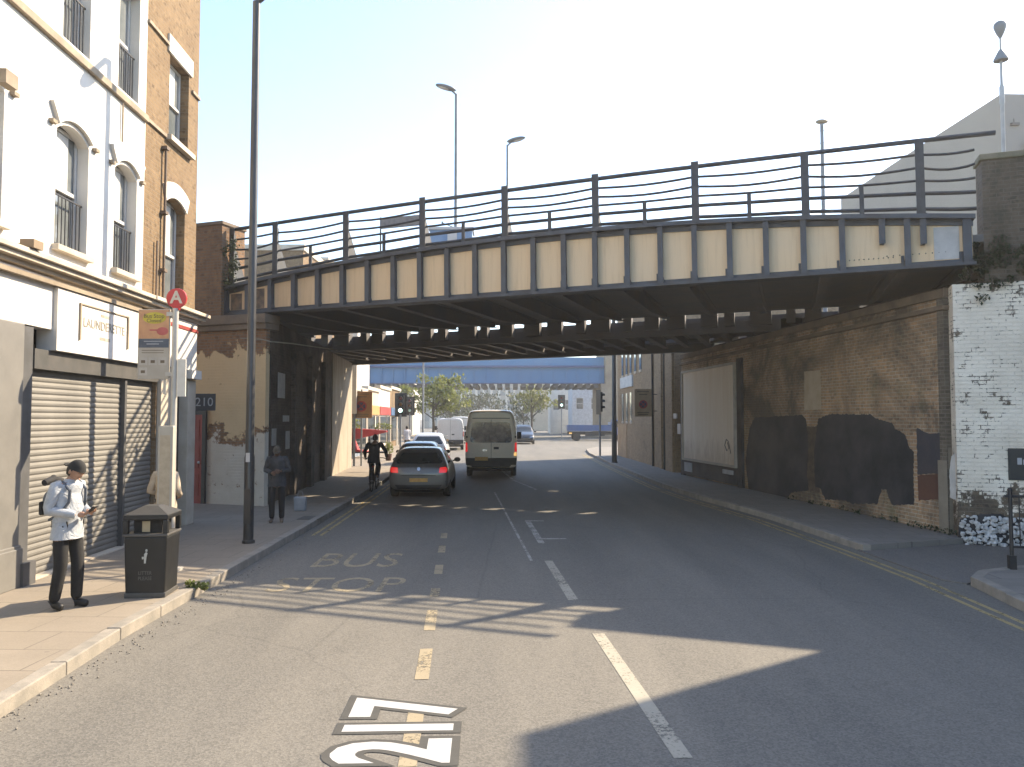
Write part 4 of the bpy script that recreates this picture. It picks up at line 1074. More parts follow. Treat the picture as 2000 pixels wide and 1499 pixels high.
# ---- traffic lights beyond the bridge
m_tl = mat("traffic_light_black", (.018, .019, .02), .5)
def traffic_light(label, u, vtop, vbase, Y, lit=True, flip=1):
    p = D(u, vbase, Y); q = D(u, vtop, Y)
    base = Vector((p.x, p.y, PAVE_Z)); h = q.z - PAVE_Z
    t = thing("traffic_light", label, "traffic light", base, 0, "traffic lights at the junction beyond the bridge")
    mb = MB(); mb.tube([(0, 0, 0), (0, 0, h - .1)], .057, 10); mb.build("pole", m_lampgrey, t, 40)
    mb = MB(); mb.box(-.21, .21, -.10, .08, h - 1.15, h); hd = mb.build("signal_head", m_tl, t, bevel=.02)
    mb = MB(); mb.box(-.36, .36, .081, .09, h - 1.3, h + .12); mb.build("backing_board", m_tl, t, bevel=.01)
    for i, c in enumerate(((.12, .01, .01), (.14, .07, .01), (.55, .85, .75))):
        z = h - .2 - .36 * i
        RX = Matrix.Translation((0, -.105, z)) @ Matrix.Rotation(PI / 2, 4, 'X')
        mb = MB(); mb.lathe([(.115, -.01), (.10, .02), (.03, .035)], 16, RX)
        mb.build("lens", mat("signal_lens_%d" % i, c, .25, c, 2, emit=(.6, 1.0, .85) if (i == 2 and lit) else None, es=2.5), hd, 50)
        mb = MB()
        for k in range(9):
            a0, a1 = PI * (k - .5) / 8, PI * (k + .5) / 8
            mb.face([(.13 * math.cos(a0), -.1, z + .13 * math.sin(a0)), (.13 * math.cos(a1), -.1, z + .13 * math.sin(a1)), (.13 * math.cos(a1), -.28, z + .12 * math.sin(a1)), (.13 * math.cos(a0), -.28, z + .12 * math.sin(a0))])
        mb.build("hood", m_tl, hd)
    return t
traffic_light("traffic light showing green on the left pavement behind the parked cars", 782, 772, 870, 46, True)
traffic_light("traffic light pole right of the lit one, near the green tree on the left", 800, 778, 862, 58, False)
traffic_light("traffic light showing green in front of the far pale buildings on the right", 1097, 774, 852, 78, True)
traffic_light("slim traffic light pole under the right end of the blue bridge", 1172, 766, 890, 44.5, False).rotation_euler = (0, 0, R(105))
# bollard at the foot of the sunlit wall
p = G(682, 911, PAVE_Z)
mb = MB(); mb.lathe([(.10, 0), (.10, .05), (.075, .08), (.07, .85), (.085, .87), (.085, .95), (.05, 1.0)], 12)
o = mb.build("bollard", mat("black_red_bollard", (.035, .012, .012), .5), smooth=40); o.location = p; tag(o, "black bollard at the foot of the sunlit wall beyond the bridge", "bollard")
# ================================================================ vehicles (rear at -y, front at +y, origin on the road under the middle)
m_tyre = mat("tyre_rubber", (.016, .016, .016), .85, (.028, .027, .026), 6)
m_rim = mat("alloy_rim", (.32, .32, .33), .35, metal=.8)
m_carglass = mat("car_glass", (.012, .015, .017), .05, (.03, .035, .035), 1.5, spec=.9)
m_plastic = mat("black_plastic", (.018, .018, .019), .6, (.03, .03, .03), 5)
m_tail = mat("tail_lamp_red", (.45, .02, .02), .25, (.35, .015, .015), 9, emit=(1.0, .03, .03), es=.16, coat=.4)
m_taildim = mat("tail_lamp_unlit", (.40, .03, .03), .25, (.3, .02, .02), 9, coat=.4)
m_amber = mat("tail_lamp_amber", (.7, .38, .12), .25, emit=(1, .6, .2), es=.25)
m_plate = mat("yellow_number_plate", (.62, .36, .09), .5, (.50, .28, .07), 12)
m_chrome = mat("chrome_badge", (.5, .5, .5), .2, metal=.9)
m_under = mat("underbody", (.01, .01, .01), .9)
def carpaint(name, c, metal=.35): return mat(name, c, .32, tuple(x * .9 for x in c), 1.0, metal=metal, coat=.6)

def loft_body(secs):
    """secs: list of (y, [(x, z) half profile from bottom centre to top centre])"""
    bm = bmesh.new(); rings = []
    for y, hp in secs:
        ring = [(x, z) for x, z in hp] + [(-x, z) for x, z in reversed(hp[1:-1])]
        rings.append([bm.verts.new((x, y, z)) for x, z in ring])
    n = len(rings[0])
    for A, B in zip(rings, rings[1:]):
        for k in range(n): bm.faces.new((A[k], B[k], B[(k + 1) % n], A[(k + 1) % n]))
    for r_ in (rings[0], rings[-1]):
        h = n // 2
        # cap as strips between left and right halves
        for k in range(0, h):
            a, b2 = r_[k], r_[k + 1]; c, d = r_[(-k - 1) % n], r_[(-k) % n]
            vs = []
            for q in (a, b2, c, d):
                if q not in vs: vs.append(q)
            if len(vs) >= 3:
                try: bm.faces.new(vs)
                except ValueError: pass
    bmesh.ops.recalc_face_normals(bm, faces=bm.faces)
    me = bpy.data.meshes.new("b"); bm.to_mesh(me); bm.free()
    o = bpy.data.objects.new("b", me); COL.objects.link(o)
    md = o.modifiers.new("s", 'SUBSURF'); md.levels = 2; md.render_levels = 2
    dg = bpy.context.evaluated_depsgraph_get(); out = bpy.data.meshes.new_from_object(o.evaluated_get(dg))
    bpy.data.objects.remove(o); return out
def bvh_of(me):
    bm = bmesh.new(); bm.from_mesh(me); t = BVHTree.FromBMesh(bm); bm.free(); return t
def patch_mesh(bvh, pts, axis, sgn, off_=.006, cuts=3, th=.008):
    """outline laid onto the body: axis 'y' -> pts (x, z), axis 'x' -> pts (y, z), seen from side sgn; the pane keeps a real thickness"""
    bm = bmesh.new()
    vs = [bm.verts.new((p[0], p[1], 0)) for p in pts]; bm.faces.new(vs)
    bmesh.ops.triangulate(bm, faces=bm.faces)
    for _ in range(cuts): bmesh.ops.subdivide_edges(bm, edges=bm.edges, cuts=1, use_grid_fill=True)
    bmesh.ops.triangulate(bm, faces=bm.faces)
    for v in bm.verts:
        a, b2 = v.co.x, v.co.y
        if axis == 'y': o_, d = Vector((a, sgn * 6, b2)), Vector((0, -sgn, 0))
        else: o_, d = Vector((sgn * 3, a, b2)), Vector((-sgn, 0, 0))
        loc, nrm, i, dist = bvh.ray_cast(o_, d)
        if loc is None: loc = o_ + d * (6 if axis == 'y' else 3)
        v.co = loc - d * off_
    ext = bmesh.ops.extrude_face_region(bm, geom=bm.faces[:])
    dd = Vector((0, -sgn, 0)) if axis == 'y' else Vector((-sgn, 0, 0))
    for g in ext['geom']:
        if isinstance(g, bmesh.types.BMVert): g.co += dd * th
    bmesh.ops.recalc_face_normals(bm, faces=bm.faces)
    me = bpy.data.meshes.new("patch"); bm.to_mesh(me); bm.free(); return me
def wheel_part(parent, x, y, r=.315, w=.20):
    MX = Matrix.Translation((x, y, r)) @ Matrix.Rotation(PI / 2, 4, 'Y')
    mb = MB(); mb.lathe([(r * .62, -w / 2), (r * .93, -w / 2), (r, -w / 2 + .03), (r, w / 2 - .03), (r * .93, w / 2), (r * .62, w / 2)], 24, MX); wh = mb.build("wheel", m_tyre, parent, 40)
    mb = MB(); mb.lathe([(r * .60, -w / 2 + .02), (r * .61, w / 2 - .02)], 18, MX)
    for k in range(5):
        mb.cbox((0, 0, 0), (r * 1.15, .05, w * .98), MX @ Matrix.Rotation(k * PI / 5, 4, 'Z'))
    mb.build("rim", m_rim, wh)
def rrect(x0, x1, z0, z1, r=.05, n=3, top=None):
    """rounded outline; top narrows the upper edge"""
    t = top if top is not None else 0
    P = []
    for cx, cz, a0 in ((x1 - r, z0 + r, -90), (x1 - r - t, z1 - r, 0), (x0 + r + t, z1 - r, 90), (x0 + r, z0 + r, 180)):
        for i in range(n + 1):
            a = R(a0 + 90 * i / n); P.append((cx + r * math.cos(a), cz + r * math.sin(a)))
    return P
def make_car(name, label, loc, rz, paint, L=4.2, W=1.78, H=1.46, lit=True, cat="car", belt=.93, plate=True, group=None, tallback=False):
    t = thing(name, label, cat, loc, rz, group)
    h = W / 2; zr = H
    def prof(w, zb, zbelt, wt, zt):
        return [(0, zb), (w * .80, zb), (w * .97, zb + .10), (w, zb + (zbelt - zb) * .55), (w * .965, zbelt), (wt, zt - .05), (wt * .72, zt), (0, zt)]
    e = L / 2; rb = .28 if not tallback else .16
    secs = [(-e, prof(h * .86, .34, .60, h * .84, .70)), (-e + .06, prof(h * .95, .25, .80, h * .90, .90)), (-e + .14, prof(h * .985, .23, belt, h * .88, belt + .08)),
            (-e + rb + .16, prof(h, .22, belt, h * .76, zr - .12)), (-e + rb + .42, prof(h, .21, belt, h * .715, zr - .01)), (-e + 1.5, prof(h, .21, belt, h * .71, zr + .01)),
            (-e + 2.35, prof(h, .21, belt - .02, h * .70, zr - .05)), (-e + 2.75, prof(h, .21, belt - .03, h * .76, zr - .25)), (-e + 3.15, prof(h, .22, belt - .05, h * .86, belt + .05)),
            (e - .35, prof(h * .97, .23, belt - .17, h * .80, belt - .12)), (e - .06, prof(h * .88, .26, .62, h * .78, .70)), (e, prof(h * .75, .34, .52, h * .66, .58))]
    me = loft_body(secs); bv = bvh_of(me)
    link_mesh("body", me, paint, t, 50)
    def P(nm, pts, ax, sg, m_, **k): return link_mesh(nm, patch_mesh(bv, pts, ax, sg, **k), m_, t, 60)
    zt = zr - .16
    P("rear_window", rrect(-h * .75, h * .75, belt + .07, zt, .07, 3, h * .16), 'y', -1, m_carglass)
    P("windscreen", rrect(-h * .74, h * .74, belt + .05, zt + .03, .06, 3, h * .10), 'y', 1, m_carglass)
    for sx in (-1, 1):
        P("side_window", [(-e + .55, belt + .05), (-e + 1.42, belt + .05), (-e + 1.42, zr - .14), (-e + .80, zr - .15)], 'x', sx, m_carglass)
        P("side_window", [(-e + 1.48, belt + .05), (-e + 2.72, belt + .03), (-e + 2.28, zr - .16), (-e + 1.48, zr - .14)], 'x', sx, m_carglass)
        tl = [(sx * h * .66, .74), (sx * h * .90, .75), (sx * h * .93, .85), (sx * h * .87, .91), (sx * h * .68, .89)]
        P("tail_light", tl, 'y', -1, m_tail if lit else m_taildim, off_=.012, th=.02)
        P("headlight", [(sx * h * .50, .58), (sx * h * .80, .62), (sx * h * .78, .72), (sx * h * .52, .68)], 'y', 1, m_chrome, off_=.01)
        wheel_part(t, sx * (h - .115), -e + .78); wheel_part(t, sx * (h - .115), e - .82)
        mb = MB(); mb.ball((sx * (h + .09), -e + 2.62, belt + .06), (.11, .06, .075), 10, 6); mb.tube([(sx * (h - .06), -e + 2.66, belt + .02), (sx * (h + .06), -e + 2.64, belt + .04)], .025, 6); mb.build("mirror", m_plastic if sx < 0 else m_plastic, t, 50)
    P("rear_bumper", [(-h * .90, .26), (h * .90, .26), (h * .92, .40), (-h * .92, .40)], 'y', -1, m_plastic, off_=.014, th=.03)
    if plate: P("number_plate", [(-.26, .48), (.26, .48), (.26, .59), (-.26, .59)], 'y', -1, m_plate, off_=.016, th=.015)
    P("tailgate_trim", [(-h * .55, .655), (h * .55, .655), (h * .55, .675), (-h * .55, .675)], 'y', -1, m_plastic, off_=.01, th=.02)
    P("badge", rrect(-.05, .05, .80, .90, .045), 'y', -1, m_chrome, off_=.016, cuts=1)
    P("rear_wiper", [(-.02, belt + .085), (.32, belt + .13), (.32, belt + .145), (-.02, belt + .11)], 'y', -1, m_plastic, off_=.022)
    mb = MB(); mb.box(-h * .8, h * .8, -e + .3, e - .3, .17, .30); mb.build("underbody", m_under, t)
    return t
c = G(815, 974); make_car("parked_car", "dark grey hatchback with red tail lights, nearest of the cars on the left", (c.x, c.y + 2.0, 0), R(1.2), carpaint("dark_grey_car_paint", (.12, .118, .112)), group="cars queueing along the left kerb")
c2 = D(817, 893, 29.0); make_car("parked_car", "silver grey car hidden behind the dark grey hatchback", (c2.x, 30.2, 0), R(2), carpaint("silver_car_paint", (.30, .33, .37)), L=4.1, H=1.44, lit=False, group="cars queueing along the left kerb")
c3 = D(835, 880, 37.0); make_car("parked_car", "white upright car furthest along the left kerb, ahead of the silver one", (c3.x, 38.5, 0), R(2.5), carpaint("white_car_paint", (.62, .63, .64), .1), L=4.4, W=1.84, H=1.62, lit=False, belt=1.02, group="cars queueing along the left kerb")
c4 = D(1017, 862, 70.0); make_car("oncoming_car", "dark blue car passing on the far side of the minibus", (c4.x + .3, 71.0, 0), R(180), carpaint("navy_car_paint", (.012, .016, .026), .0), L=4.5, W=1.9, H=1.75, lit=False, belt=1.05)

m_busglass = mat("painted_reflection_glass", (.012, .013, .015), .06, (.17, .15, .125), 2.6, spec=.9, lo=.42, hi=.66)
def make_van(name, label, loc, rz, paint, L=5.5, W=2.05, H=2.66, rear_glass=True, lit=True, plate_c=True):
    t = thing(name, label, "minibus" if rear_glass else "van", loc, rz)
    h = W / 2; e = L / 2
    def prof(w, zb, zt, tw=.86, mid=.55):
        return [(0, zb), (w * .90, zb), (w, zb + .08), (w, zb + (zt - zb) * .40), (w * .985, zb + (zt - zb) * mid), (w * .93, zb + (zt - zb) * .82), (w * tw, zt - .10), (w * tw * .86, zt - .015), (0, zt)]
    secs = [(-e, prof(h * .965, .42, H - .10, .80)), (-e + .03, prof(h * .985, .38, H - .05, .82)), (-e + .12, prof(h, .36, H - .01)), (-e + .5, prof(h, .34, H)), (0, prof(h, .32, H)), (e - 1.9, prof(h, .32, H)),
            (e - 1.45, prof(h, .32, H - .22)), (e - .85, prof(h * .99, .33, 1.55, .86)), (e - .80, prof(h * .99, .33, 1.42, .88)), (e - .12, prof(h * .94, .36, 1.15, .84)), (e, prof(h * .85, .42, .95, .84))]
    me = loft_body(secs); bv = bvh_of(me)
    link_mesh("body", me, paint, t, 50)
    def P(nm, pts, ax, sg, m_, par=None, **k): return link_mesh(nm, patch_mesh(bv, pts, ax, sg, **k), m_, par or t, 60)
    zw0, zw1 = 1.36, 2.16
    if rear_glass:
        P("rear_window", rrect(-h * .80, h * .80, zw0, zw1, .12, 4, .06), 'y', -1, m_busglass, cuts=2)
        # pale mottling painted into the glass imitates reflections and heads inside
    P("roof_panel_line", [(-h * .72, 2.30), (h * .72, 2.30), (h * .72, 2.325), (-h * .72, 2.325)], 'y', -1, m_plastic, off_=.004)
    P("door_seam", [(-.008, .62), (.008, .62), (.008, 2.26), (-.008, 2.26)], 'y', -1, m_plastic, off_=.007)
    P("rear_bumper", [(-h * .95, .40), (h * .95, .40), (h * .97, .76), (-h * .97, .76)], 'y', -1, m_plastic, off_=.05, th=.08)
    if plate_c: P("number_plate", [(-h * .62, .66), (-h * .12, .66), (-h * .12, .80), (-h * .62, .80)], 'y', -1, m_plate, off_=.06, th=.03)
    P("door_handle", [(.10, 1.10), (.30, 1.10), (.30, 1.19), (.10, 1.19)], 'y', -1, m_plastic, off_=.02, th=.02)
    P("badge", rrect(-.34, -.16, 1.02, 1.10, .035), 'y', -1, m_chrome, off_=.012, cuts=1)
    for sx in (-1, 1):
        P("tail_light", [(sx * h * .90, 1.0), (sx * h * .985, 1.0), (sx * h * .98, 1.36), (sx * h * .91, 1.36)], 'y', -1, m_tail if lit else m_taildim, off_=.014, th=.03)
        if sx > 0 and lit: P("indicator", [(sx * h * .87, .84), (sx * h * .975, .84), (sx * h * .985, .975), (sx * h * .87, .975)], 'y', -1, m_amber, off_=.014, th=.03)
        P("hinge", [(sx * h * .90, 1.55), (sx * h * .96, 1.55), (sx * h * .96, 1.62), (sx * h * .90, 1.62)], 'y', -1, m_plastic, off_=.012, th=.02)
        if rear_glass:
            for y0, y1 in ((-e + .5, -e + 1.6), (-e + 1.7, -e + 2.8), (-e + 2.9, -e + 3.7)): P("side_window", rrect(y0, y1, 1.36, 2.05, .06), 'x', sx, m_carglass)
        P("cab_window", [(e - 1.75, 1.36), (e - 1.0, 1.36), (e - 1.5, 2.0), (e - 1.75, 2.02)], 'x', sx, m_carglass)
        wheel_part(t, sx * (h - .14), -e + 1.0, .34, .22); wheel_part(t, sx * (h - .14), e - .95, .34, .22)
        mb = MB(); mb.box(sx * (h + .05) - (.0 if sx > 0 else .20), sx * (h + .05) + (.20 if sx > 0 else 0), e - 1.22, e - 1.12, 1.40, 1.72); mb.tube([(sx * (h - .1), e - 1.2, 1.45), (sx * (h + .1), e - 1.18, 1.47)], .03, 6); mb.build("mirror", m_plastic, t, bevel=.03)
    P("windscreen", rrect(-h * .80, h * .80, 1.55, 2.30, .1, 3, .06), 'y', 1, m_carglass)
    mb = MB(); mb.box(-h * .8, h * .8, -e + .3, e - .3, .25, .45); mb.build("underbody", m_under, t)
    return t
c = G(958, 933); vb = make_van("minibus", "sandy grey minibus with a large rear window driving under the bridge", (c.x, c.y + 2.75, 0), R(.5), carpaint("sandy_van_paint", (.80, .71, .59), .0))
c = G(880, 880); make_van("white_van", "white van beyond the minibus, close to the green tree", (c.x - .2, c.y + 2.5, 0), R(4), carpaint("white_van_paint", (.60, .58, .54), .0), L=5.2, W=2.0, H=2.35, rear_glass=False, lit=False)
c = D(925, 832, 66); make_van("white_van", "second white van, mostly hidden behind the first", (c.x - 1.6, 73, 0), R(4), carpaint("white_van_paint", (.62, .61, .58), .0), L=5.0, W=2.0, H=2.5, rear_glass=False, lit=False)

# blue tipper lorry on the side road, seen from its side (front to the right)
lx = D(1107, 850, 80).x
tr = thing("tipper_lorry", "blue flatbed tipper lorry crossing on the side road under the blue bridge", "lorry", (lx, 79.5, 0), 0)
m_bluel = carpaint("blue_lorry_paint", (.035, .10, .27), .0)
mb = MB(); mb.box(0, 4.6, 0, 2.1, 1.02, 1.10); mb.box(0, 4.6, 0, .06, 1.10, 1.62); mb.box(0, 4.6, 2.04, 2.1, 1.10, 1.62); mb.box(0, .06, .061, 2.039, 1.10, 1.62); mb.box(4.5, 4.6, -.02, 2.12, 1.1, 1.95)
for i in range(6): mb.box(.05 + .88 * i, .13 + .88 * i, -.035, -.001, 1.05, 1.62)
mb.build("tipper_bed", m_bluel, tr)
mb = MB(); mb.prism([(4.75, .62), (6.35, .62), (6.45, 1.25), (6.1, 2.15), (4.75, 2.2)], 'y', .05, 2.05); mb.build("cab", m_bluel, tr, bevel=.05)
mb = MB(); mb.prism([(5.0, 1.4), (6.2, 1.4), (5.98, 2.02), (5.0, 2.04)], 'y', .03, .048); mb.build("cab_window", m_carglass, tr)
mb = MB(); mb.box(.1, 6.2, .5, 1.6, .62, .95); mb.box(1.9, 3.9, .1, .45, .5, .85); mb.build("chassis", m_plastic, tr)
for x_ in (1.0, 5.4):
    for y_ in (.2, 1.9):
        MX = Matrix.Translation((x_, y_, .42)) @ Matrix.Rotation(PI / 2, 4, 'X')
        mb = MB(); mb.lathe([(.2, -.13), (.40, -.13), (.42, -.09), (.42, .09), (.40, .13), (.2, .13)], 20, MX); wh = mb.build("wheel", m_tyre, tr, 40)
        mb = MB(); mb.lathe([(.22, -.10), (.22, .10)], 14, MX); mb.build("rim", m_rim, wh)
mb = MB(); mb.box(.2, .5, -.04, .0, .72, .86); mb.build("side_marker", m_amber, tr)
# ================================================================ people
def skin_mesh(nodes, edges, root, level=2):
    names = list(nodes); idx = {k: i for i, k in enumerate(names)}
    me = bpy.data.meshes.new("sk"); me.from_pydata([nodes[k][0] for k in names], [(idx[a], idx[b]) for a, b in edges], [])
    o = bpy.data.objects.new("sk", me); COL.objects.link(o)
    o.modifiers.new("skin", 'SKIN')
    sv = me.skin_vertices[0].data
    for k in names:
        r = nodes[k][1]; sv[idx[k]].radius = (r, r) if isinstance(r, (int, float)) else r
        sv[idx[k]].use_root = (k == root)
    s = o.modifiers.new("sub", 'SUBSURF'); s.levels = level; s.render_levels = level
    dg = bpy.context.evaluated_depsgraph_get(); out = bpy.data.meshes.new_from_object(o.evaluated_get(dg))
    bpy.data.objects.remove(o); bpy.data.meshes.remove(me)
    return out
m_skin = mat("skin", (.42, .25, .17), .55, (.36, .20, .13), 20)
m_skind = mat("skin_darker", (.20, .11, .07), .55, (.16, .085, .055), 20)
m_eye = mat("eye_dark", (.02, .015, .012), .3)
m_lip = mat("lip", (.30, .13, .10), .5)
def V(*a): return Vector(a)
# person faces +X; +Y is the person's left
def base_pose():
    return dict(pelvis=V(0, 0, .95), belly=V(.01, 0, 1.12), chest=V(0, 0, 1.32), neck=V(0, 0, 1.47), head=V(.035, 0, 1.585),
                hipL=V(0, .095, .90), kneeL=V(.02, .105, .50), ankL=V(-.02, .105, .10), toeL=V(.13, .125, .045),
                hipR=V(0, -.095, .90), kneeR=V(.02, -.105, .50), ankR=V(-.02, -.105, .10), toeR=V(.13, -.125, .045),
                shL=V(-.01, .165, 1.415), elL=V(-.03, .225, 1.13), wrL=V(.08, .20, .90), shR=V(-.01, -.165, 1.415), elR=V(-.03, -.225, 1.13), wrR=V(.08, -.20, .90))
def hand(mb, wrist, direc, palm_n, curl=.5, flip=1):
    """palm with five unequal bent fingers and a thumb leaving the palm's side"""
    d = direc.normalized(); n_ = (palm_n - d * palm_n.dot(d)).normalized(); s_ = d.cross(n_) * flip
    N = {"w": (wrist, (.024, .03)), "p": (wrist + d * .045, (.018, .036)), "k": (wrist + d * .085, (.014, .038))}
    E = [("w", "p"), ("p", "k")]
    mb.add_mesh(skin_mesh(N, E, "w", 1))
    for i, (o_, ln) in enumerate(((-.030, .066), (-.010, .078), (.011, .073), (.030, .056))):
        b0 = wrist + d * .080 + s_ * o_; pts = [b0]
        a = 0
        for k, f in enumerate((.45, .32, .23)):
            a += curl * (.7 + .25 * k)
            pts.append(pts[-1] + (d * math.cos(a) + n_ * math.sin(a)) * ln * f)
        mb.tube(pts, [.0095, .009, .008, .006], 6)
    b0 = wrist + d * .035 + s_ * .034
    mb.tube([b0, b0 + (d * .6 + s_ * .6 + n_ * .3).normalized() * .035, b0 + (d * .85 + s_ * .3 + n_ * .55).normalized() * .062], [.012, .0105, .007], 6)
def make_person(label, loc, rz, J, skin=None, top=None, trousers=None, shoes=None, hair=None, cap=None, long_coat=None, scale=1.0, hunch=0.0, head_pitch=0.0, hood=None, curl=.7):
    skin = skin or m_skin
    t = thing("person", label, "person", loc, rz); t.scale = (scale,) * 3
    N = {"pelvis": (J["pelvis"], .105), "belly": (J["belly"], .095), "chest": (J["chest"], .098), "up": (J["neck"] - V(0, 0, .07), .062), "neck": (J["neck"], .055), "jaw": (J["head"] - V(.005, 0, .05), .058)}
    E = [("pelvis", "belly"), ("belly", "chest"), ("chest", "up"), ("up", "neck"), ("neck", "jaw")]
    for s_ in "LR":
        N["hip" + s_] = (J["hip" + s_], .092); N["th" + s_] = (J["hip" + s_].lerp(J["knee" + s_], .45), .080); N["knee" + s_] = (J["knee" + s_], .058); N["calf" + s_] = (J["knee" + s_].lerp(J["ank" + s_], .35), .057); N["ank" + s_] = (J["ank" + s_], .040)
        E += [("pelvis", "hip" + s_), ("hip" + s_, "th" + s_), ("th" + s_, "knee" + s_), ("knee" + s_, "calf" + s_), ("calf" + s_, "ank" + s_)]
        N["sh" + s_] = (J["sh" + s_] - V(0, 0, .015), .046); N["el" + s_] = (J["el" + s_], .044); N["fa" + s_] = (J["el" + s_].lerp(J["wr" + s_], .3), .042); N["wr" + s_] = (J["wr" + s_], .028)
        E += [("up", "sh" + s_), ("sh" + s_, "el" + s_), ("el" + s_, "fa" + s_), ("fa" + s_, "wr" + s_)]
    mb = MB(); mb.add_mesh(skin_mesh(N, E, "pelvis"))
    H_ = J["head"]; HM = Matrix.Translation(H_) @ Matrix.Rotation(head_pitch, 4, 'Y')
    # skull, jaw, nose, ears
    hb = bmesh.new(); bmesh.ops.create_uvsphere(hb, u_segments=20, v_segments=14, radius=1.0)
    for v in hb.verts:
        x, y, z = v.co
        k = 1 - .22 * max(0, -z) - .10 * max(0, -z) * abs(y)
        X_ = x * .098 * (k if x > 0 else 1 - .25 * max(0, -z)); Y_ = y * .077 * k; Z_ = z * (.118 if z > 0 else .122)
        if x > .80 and abs(y) < .25 and -.45 < z < .12: X_ += .020 * (1 - abs(y) / .25) * (1 - abs(z + .18) / .35)
        if x > .6 and .02 < z < .25 and .2 < abs(y) < .6: X_ -= .008
        v.co = (X_, Y_, Z_)
    hm = bpy.data.meshes.new("h"); hb.to_mesh(hm); hb.free(); mb.add_mesh(hm, HM)
    for sy in (-1, 1): mb.ball((0, 0, 0), 1, 8, 6, HM @ Matrix.Translation((-.005, sy * .078, -.005)) @ Matrix.Diagonal((.02, .009, .032, 1)))
    mb.mi = 1
    for sy in (-1, 1): mb.ball((0, 0, 0), .0105, 8, 6, HM @ Matrix.Translation((.083, sy * .031, .012)))
    mb.mi = 2; mb.ball((0, 0, 0), 1, 8, 6, HM @ Matrix.Translation((.080, 0, -.064)) @ Matrix.Diagonal((.012, .024, .007, 1))); mb.mi = 0
    for s_, sg in (("L", 1), ("R", -1)):
        d = (J["wr" + s_] - J["el" + s_]).normalized()
        hand(mb, J["wr" + s_] + d * .01, d if "hd" + s_ not in J else J["hd" + s_], J.get("pn" + s_, V(0, -sg, .3)), curl, sg)
        # feet inside the shoes
        mb.tube([J["ank" + s_], J["ank" + s_] + V(-.01, 0, -.045), J["ank" + s_].lerp(J["toe" + s_], .6)], [.030, .028, .014], 8)
    mb.build("body", [skin, m_eye, m_lip], t, 70)
    g = .016
    if top is not None:
        from mathutils import noise as mnoise
        P_, B_, C_, K_ = J["pelvis"], J["belly"], J["chest"], J["neck"]
        ring = [(P_ - V(0, 0, .15), .140, .205), (P_ - V(0, 0, .06), .138, .197), (P_ + V(0, 0, .03), .132, .186), (B_, .128, .172), (B_.lerp(C_, .5), .128, .176), (C_, .128, .186), (C_.lerp(K_, .45), .112, .190), (K_ - V(0, 0, .055), .090, .165), (K_ - V(0, 0, .025), .072, .105), (K_ + V(.005, 0, .012), .058, .064)]
        if long_coat: ring = [(P_ - V(0, 0, long_coat), .19, .25), (P_ - V(0, 0, .28), .16, .225)] + ring
        mb = MB(); rows = []; nseg = 26
        for (c0, a0, b0), (c1, a1, b1) in zip(ring, ring[1:]):
            for q in range(3):
                t_ = q / 3; rows.append((c0.lerp(c1, t_), a0 + (a1 - a0) * t_, b0 + (b1 - b0) * t_))
        rows.append(ring[-1])
        def wr(p, k=.009): return p + V(mnoise.noise(p * 9), mnoise.noise(p * 9 + V(5, 1, 2)), 0) * k + V(mnoise.noise(p * 22), mnoise.noise(p * 22 + V(3, 3, 3)), 0) * k * .5
        rings = [[mb.bm.verts.new(wr(c + V(a_ * math.cos(2 * PI * i / nseg), b_ * math.sin(2 * PI * i / nseg), 0), .004 if k > len(rows) - 5 else .013)) for i in range(nseg)] for k, (c, a_, b_) in enumerate(rows)]
        for A_, Bv in zip(rings, rings[1:]):
            for i in range(nseg): mb.bm.faces.new((A_[i], A_[(i + 1) % nseg], Bv[(i + 1) % nseg], Bv[i]))
        mb.bm.faces.new(list(reversed(rings[0])))
        for s_ in "LR":
            sg_ = 1 if s_ == "L" else -1
            p0, p1, p2 = J["sh" + s_], J["el" + s_], J["wr" + s_]
            pts = [p0 + V(0, -sg_ * .055, .0), p0 + V(0, sg_ * .0, -.012), p0.lerp(p1, .3), p0.lerp(p1, .6), p0.lerp(p1, .88), p1.lerp(p2, .04) + (p1 - p0).normalized() * .012, p1.lerp(p2, .18), p1.lerp(p2, .45), p1.lerp(p2, .75), p1.lerp(p2, .96)]
            m0 = len(mb.bm.verts)
            mb.tube(pts, [.060, .073, .069, .064, .060, .058, .057, .053, .047, .044], 14)
            mb.bm.verts.ensure_lookup_table()
            for v in mb.bm.verts[m0:]: v.co = wr(v.co.copy(), .010)
        mb.build("jacket", top, t, 75)
        # collar, cuffs and front closure
        mb = MB(); MN = Matrix.Translation(J["neck"] + V(.0, 0, -.035)); mb.lathe([(.078, -.02), (.070, .035), (.060, .035), (.066, -.02)], 14, MN); mb.build("collar", top, t, 60)
    if trousers is not None:
        N3 = {"pelvis": (J["pelvis"] - V(0, 0, .04), .112)}; E3 = []
        for s_ in "LR":
            for k, r in (("hip", .086), ("th", .084), ("knee", .074), ("calf", .072)): N3[k + s_] = (N[k + s_][0], r)
            N3["ank" + s_] = (J["ank" + s_] + V(0, 0, -.02), .062)
            E3 += [("pelvis", "hip" + s_), ("hip" + s_, "th" + s_), ("th" + s_, "knee" + s_), ("knee" + s_, "calf" + s_), ("calf" + s_, "ank" + s_)]
        link_mesh("trousers", skin_mesh(N3, E3, "pelvis"), trousers, t, 70)
    if shoes is not None:
        for s_ in "LR":
            a, b2 = J["ank" + s_], J["toe" + s_]; d = (b2 - a); d.z = 0; d.normalize()
            N4 = {"heel": (a + V(0, 0, -.055) - d * .035, .042), "mid": (a + V(0, 0, -.045) + d * .05, (.045, .045)), "toe": (V(b2.x, b2.y, a.z - .065) , (.034, .045)), "top": (a, .048)}
            link_mesh("shoe", skin_mesh(N4, [("heel", "mid"), ("mid", "toe"), ("heel", "top")], "heel"), shoes, t, 70)
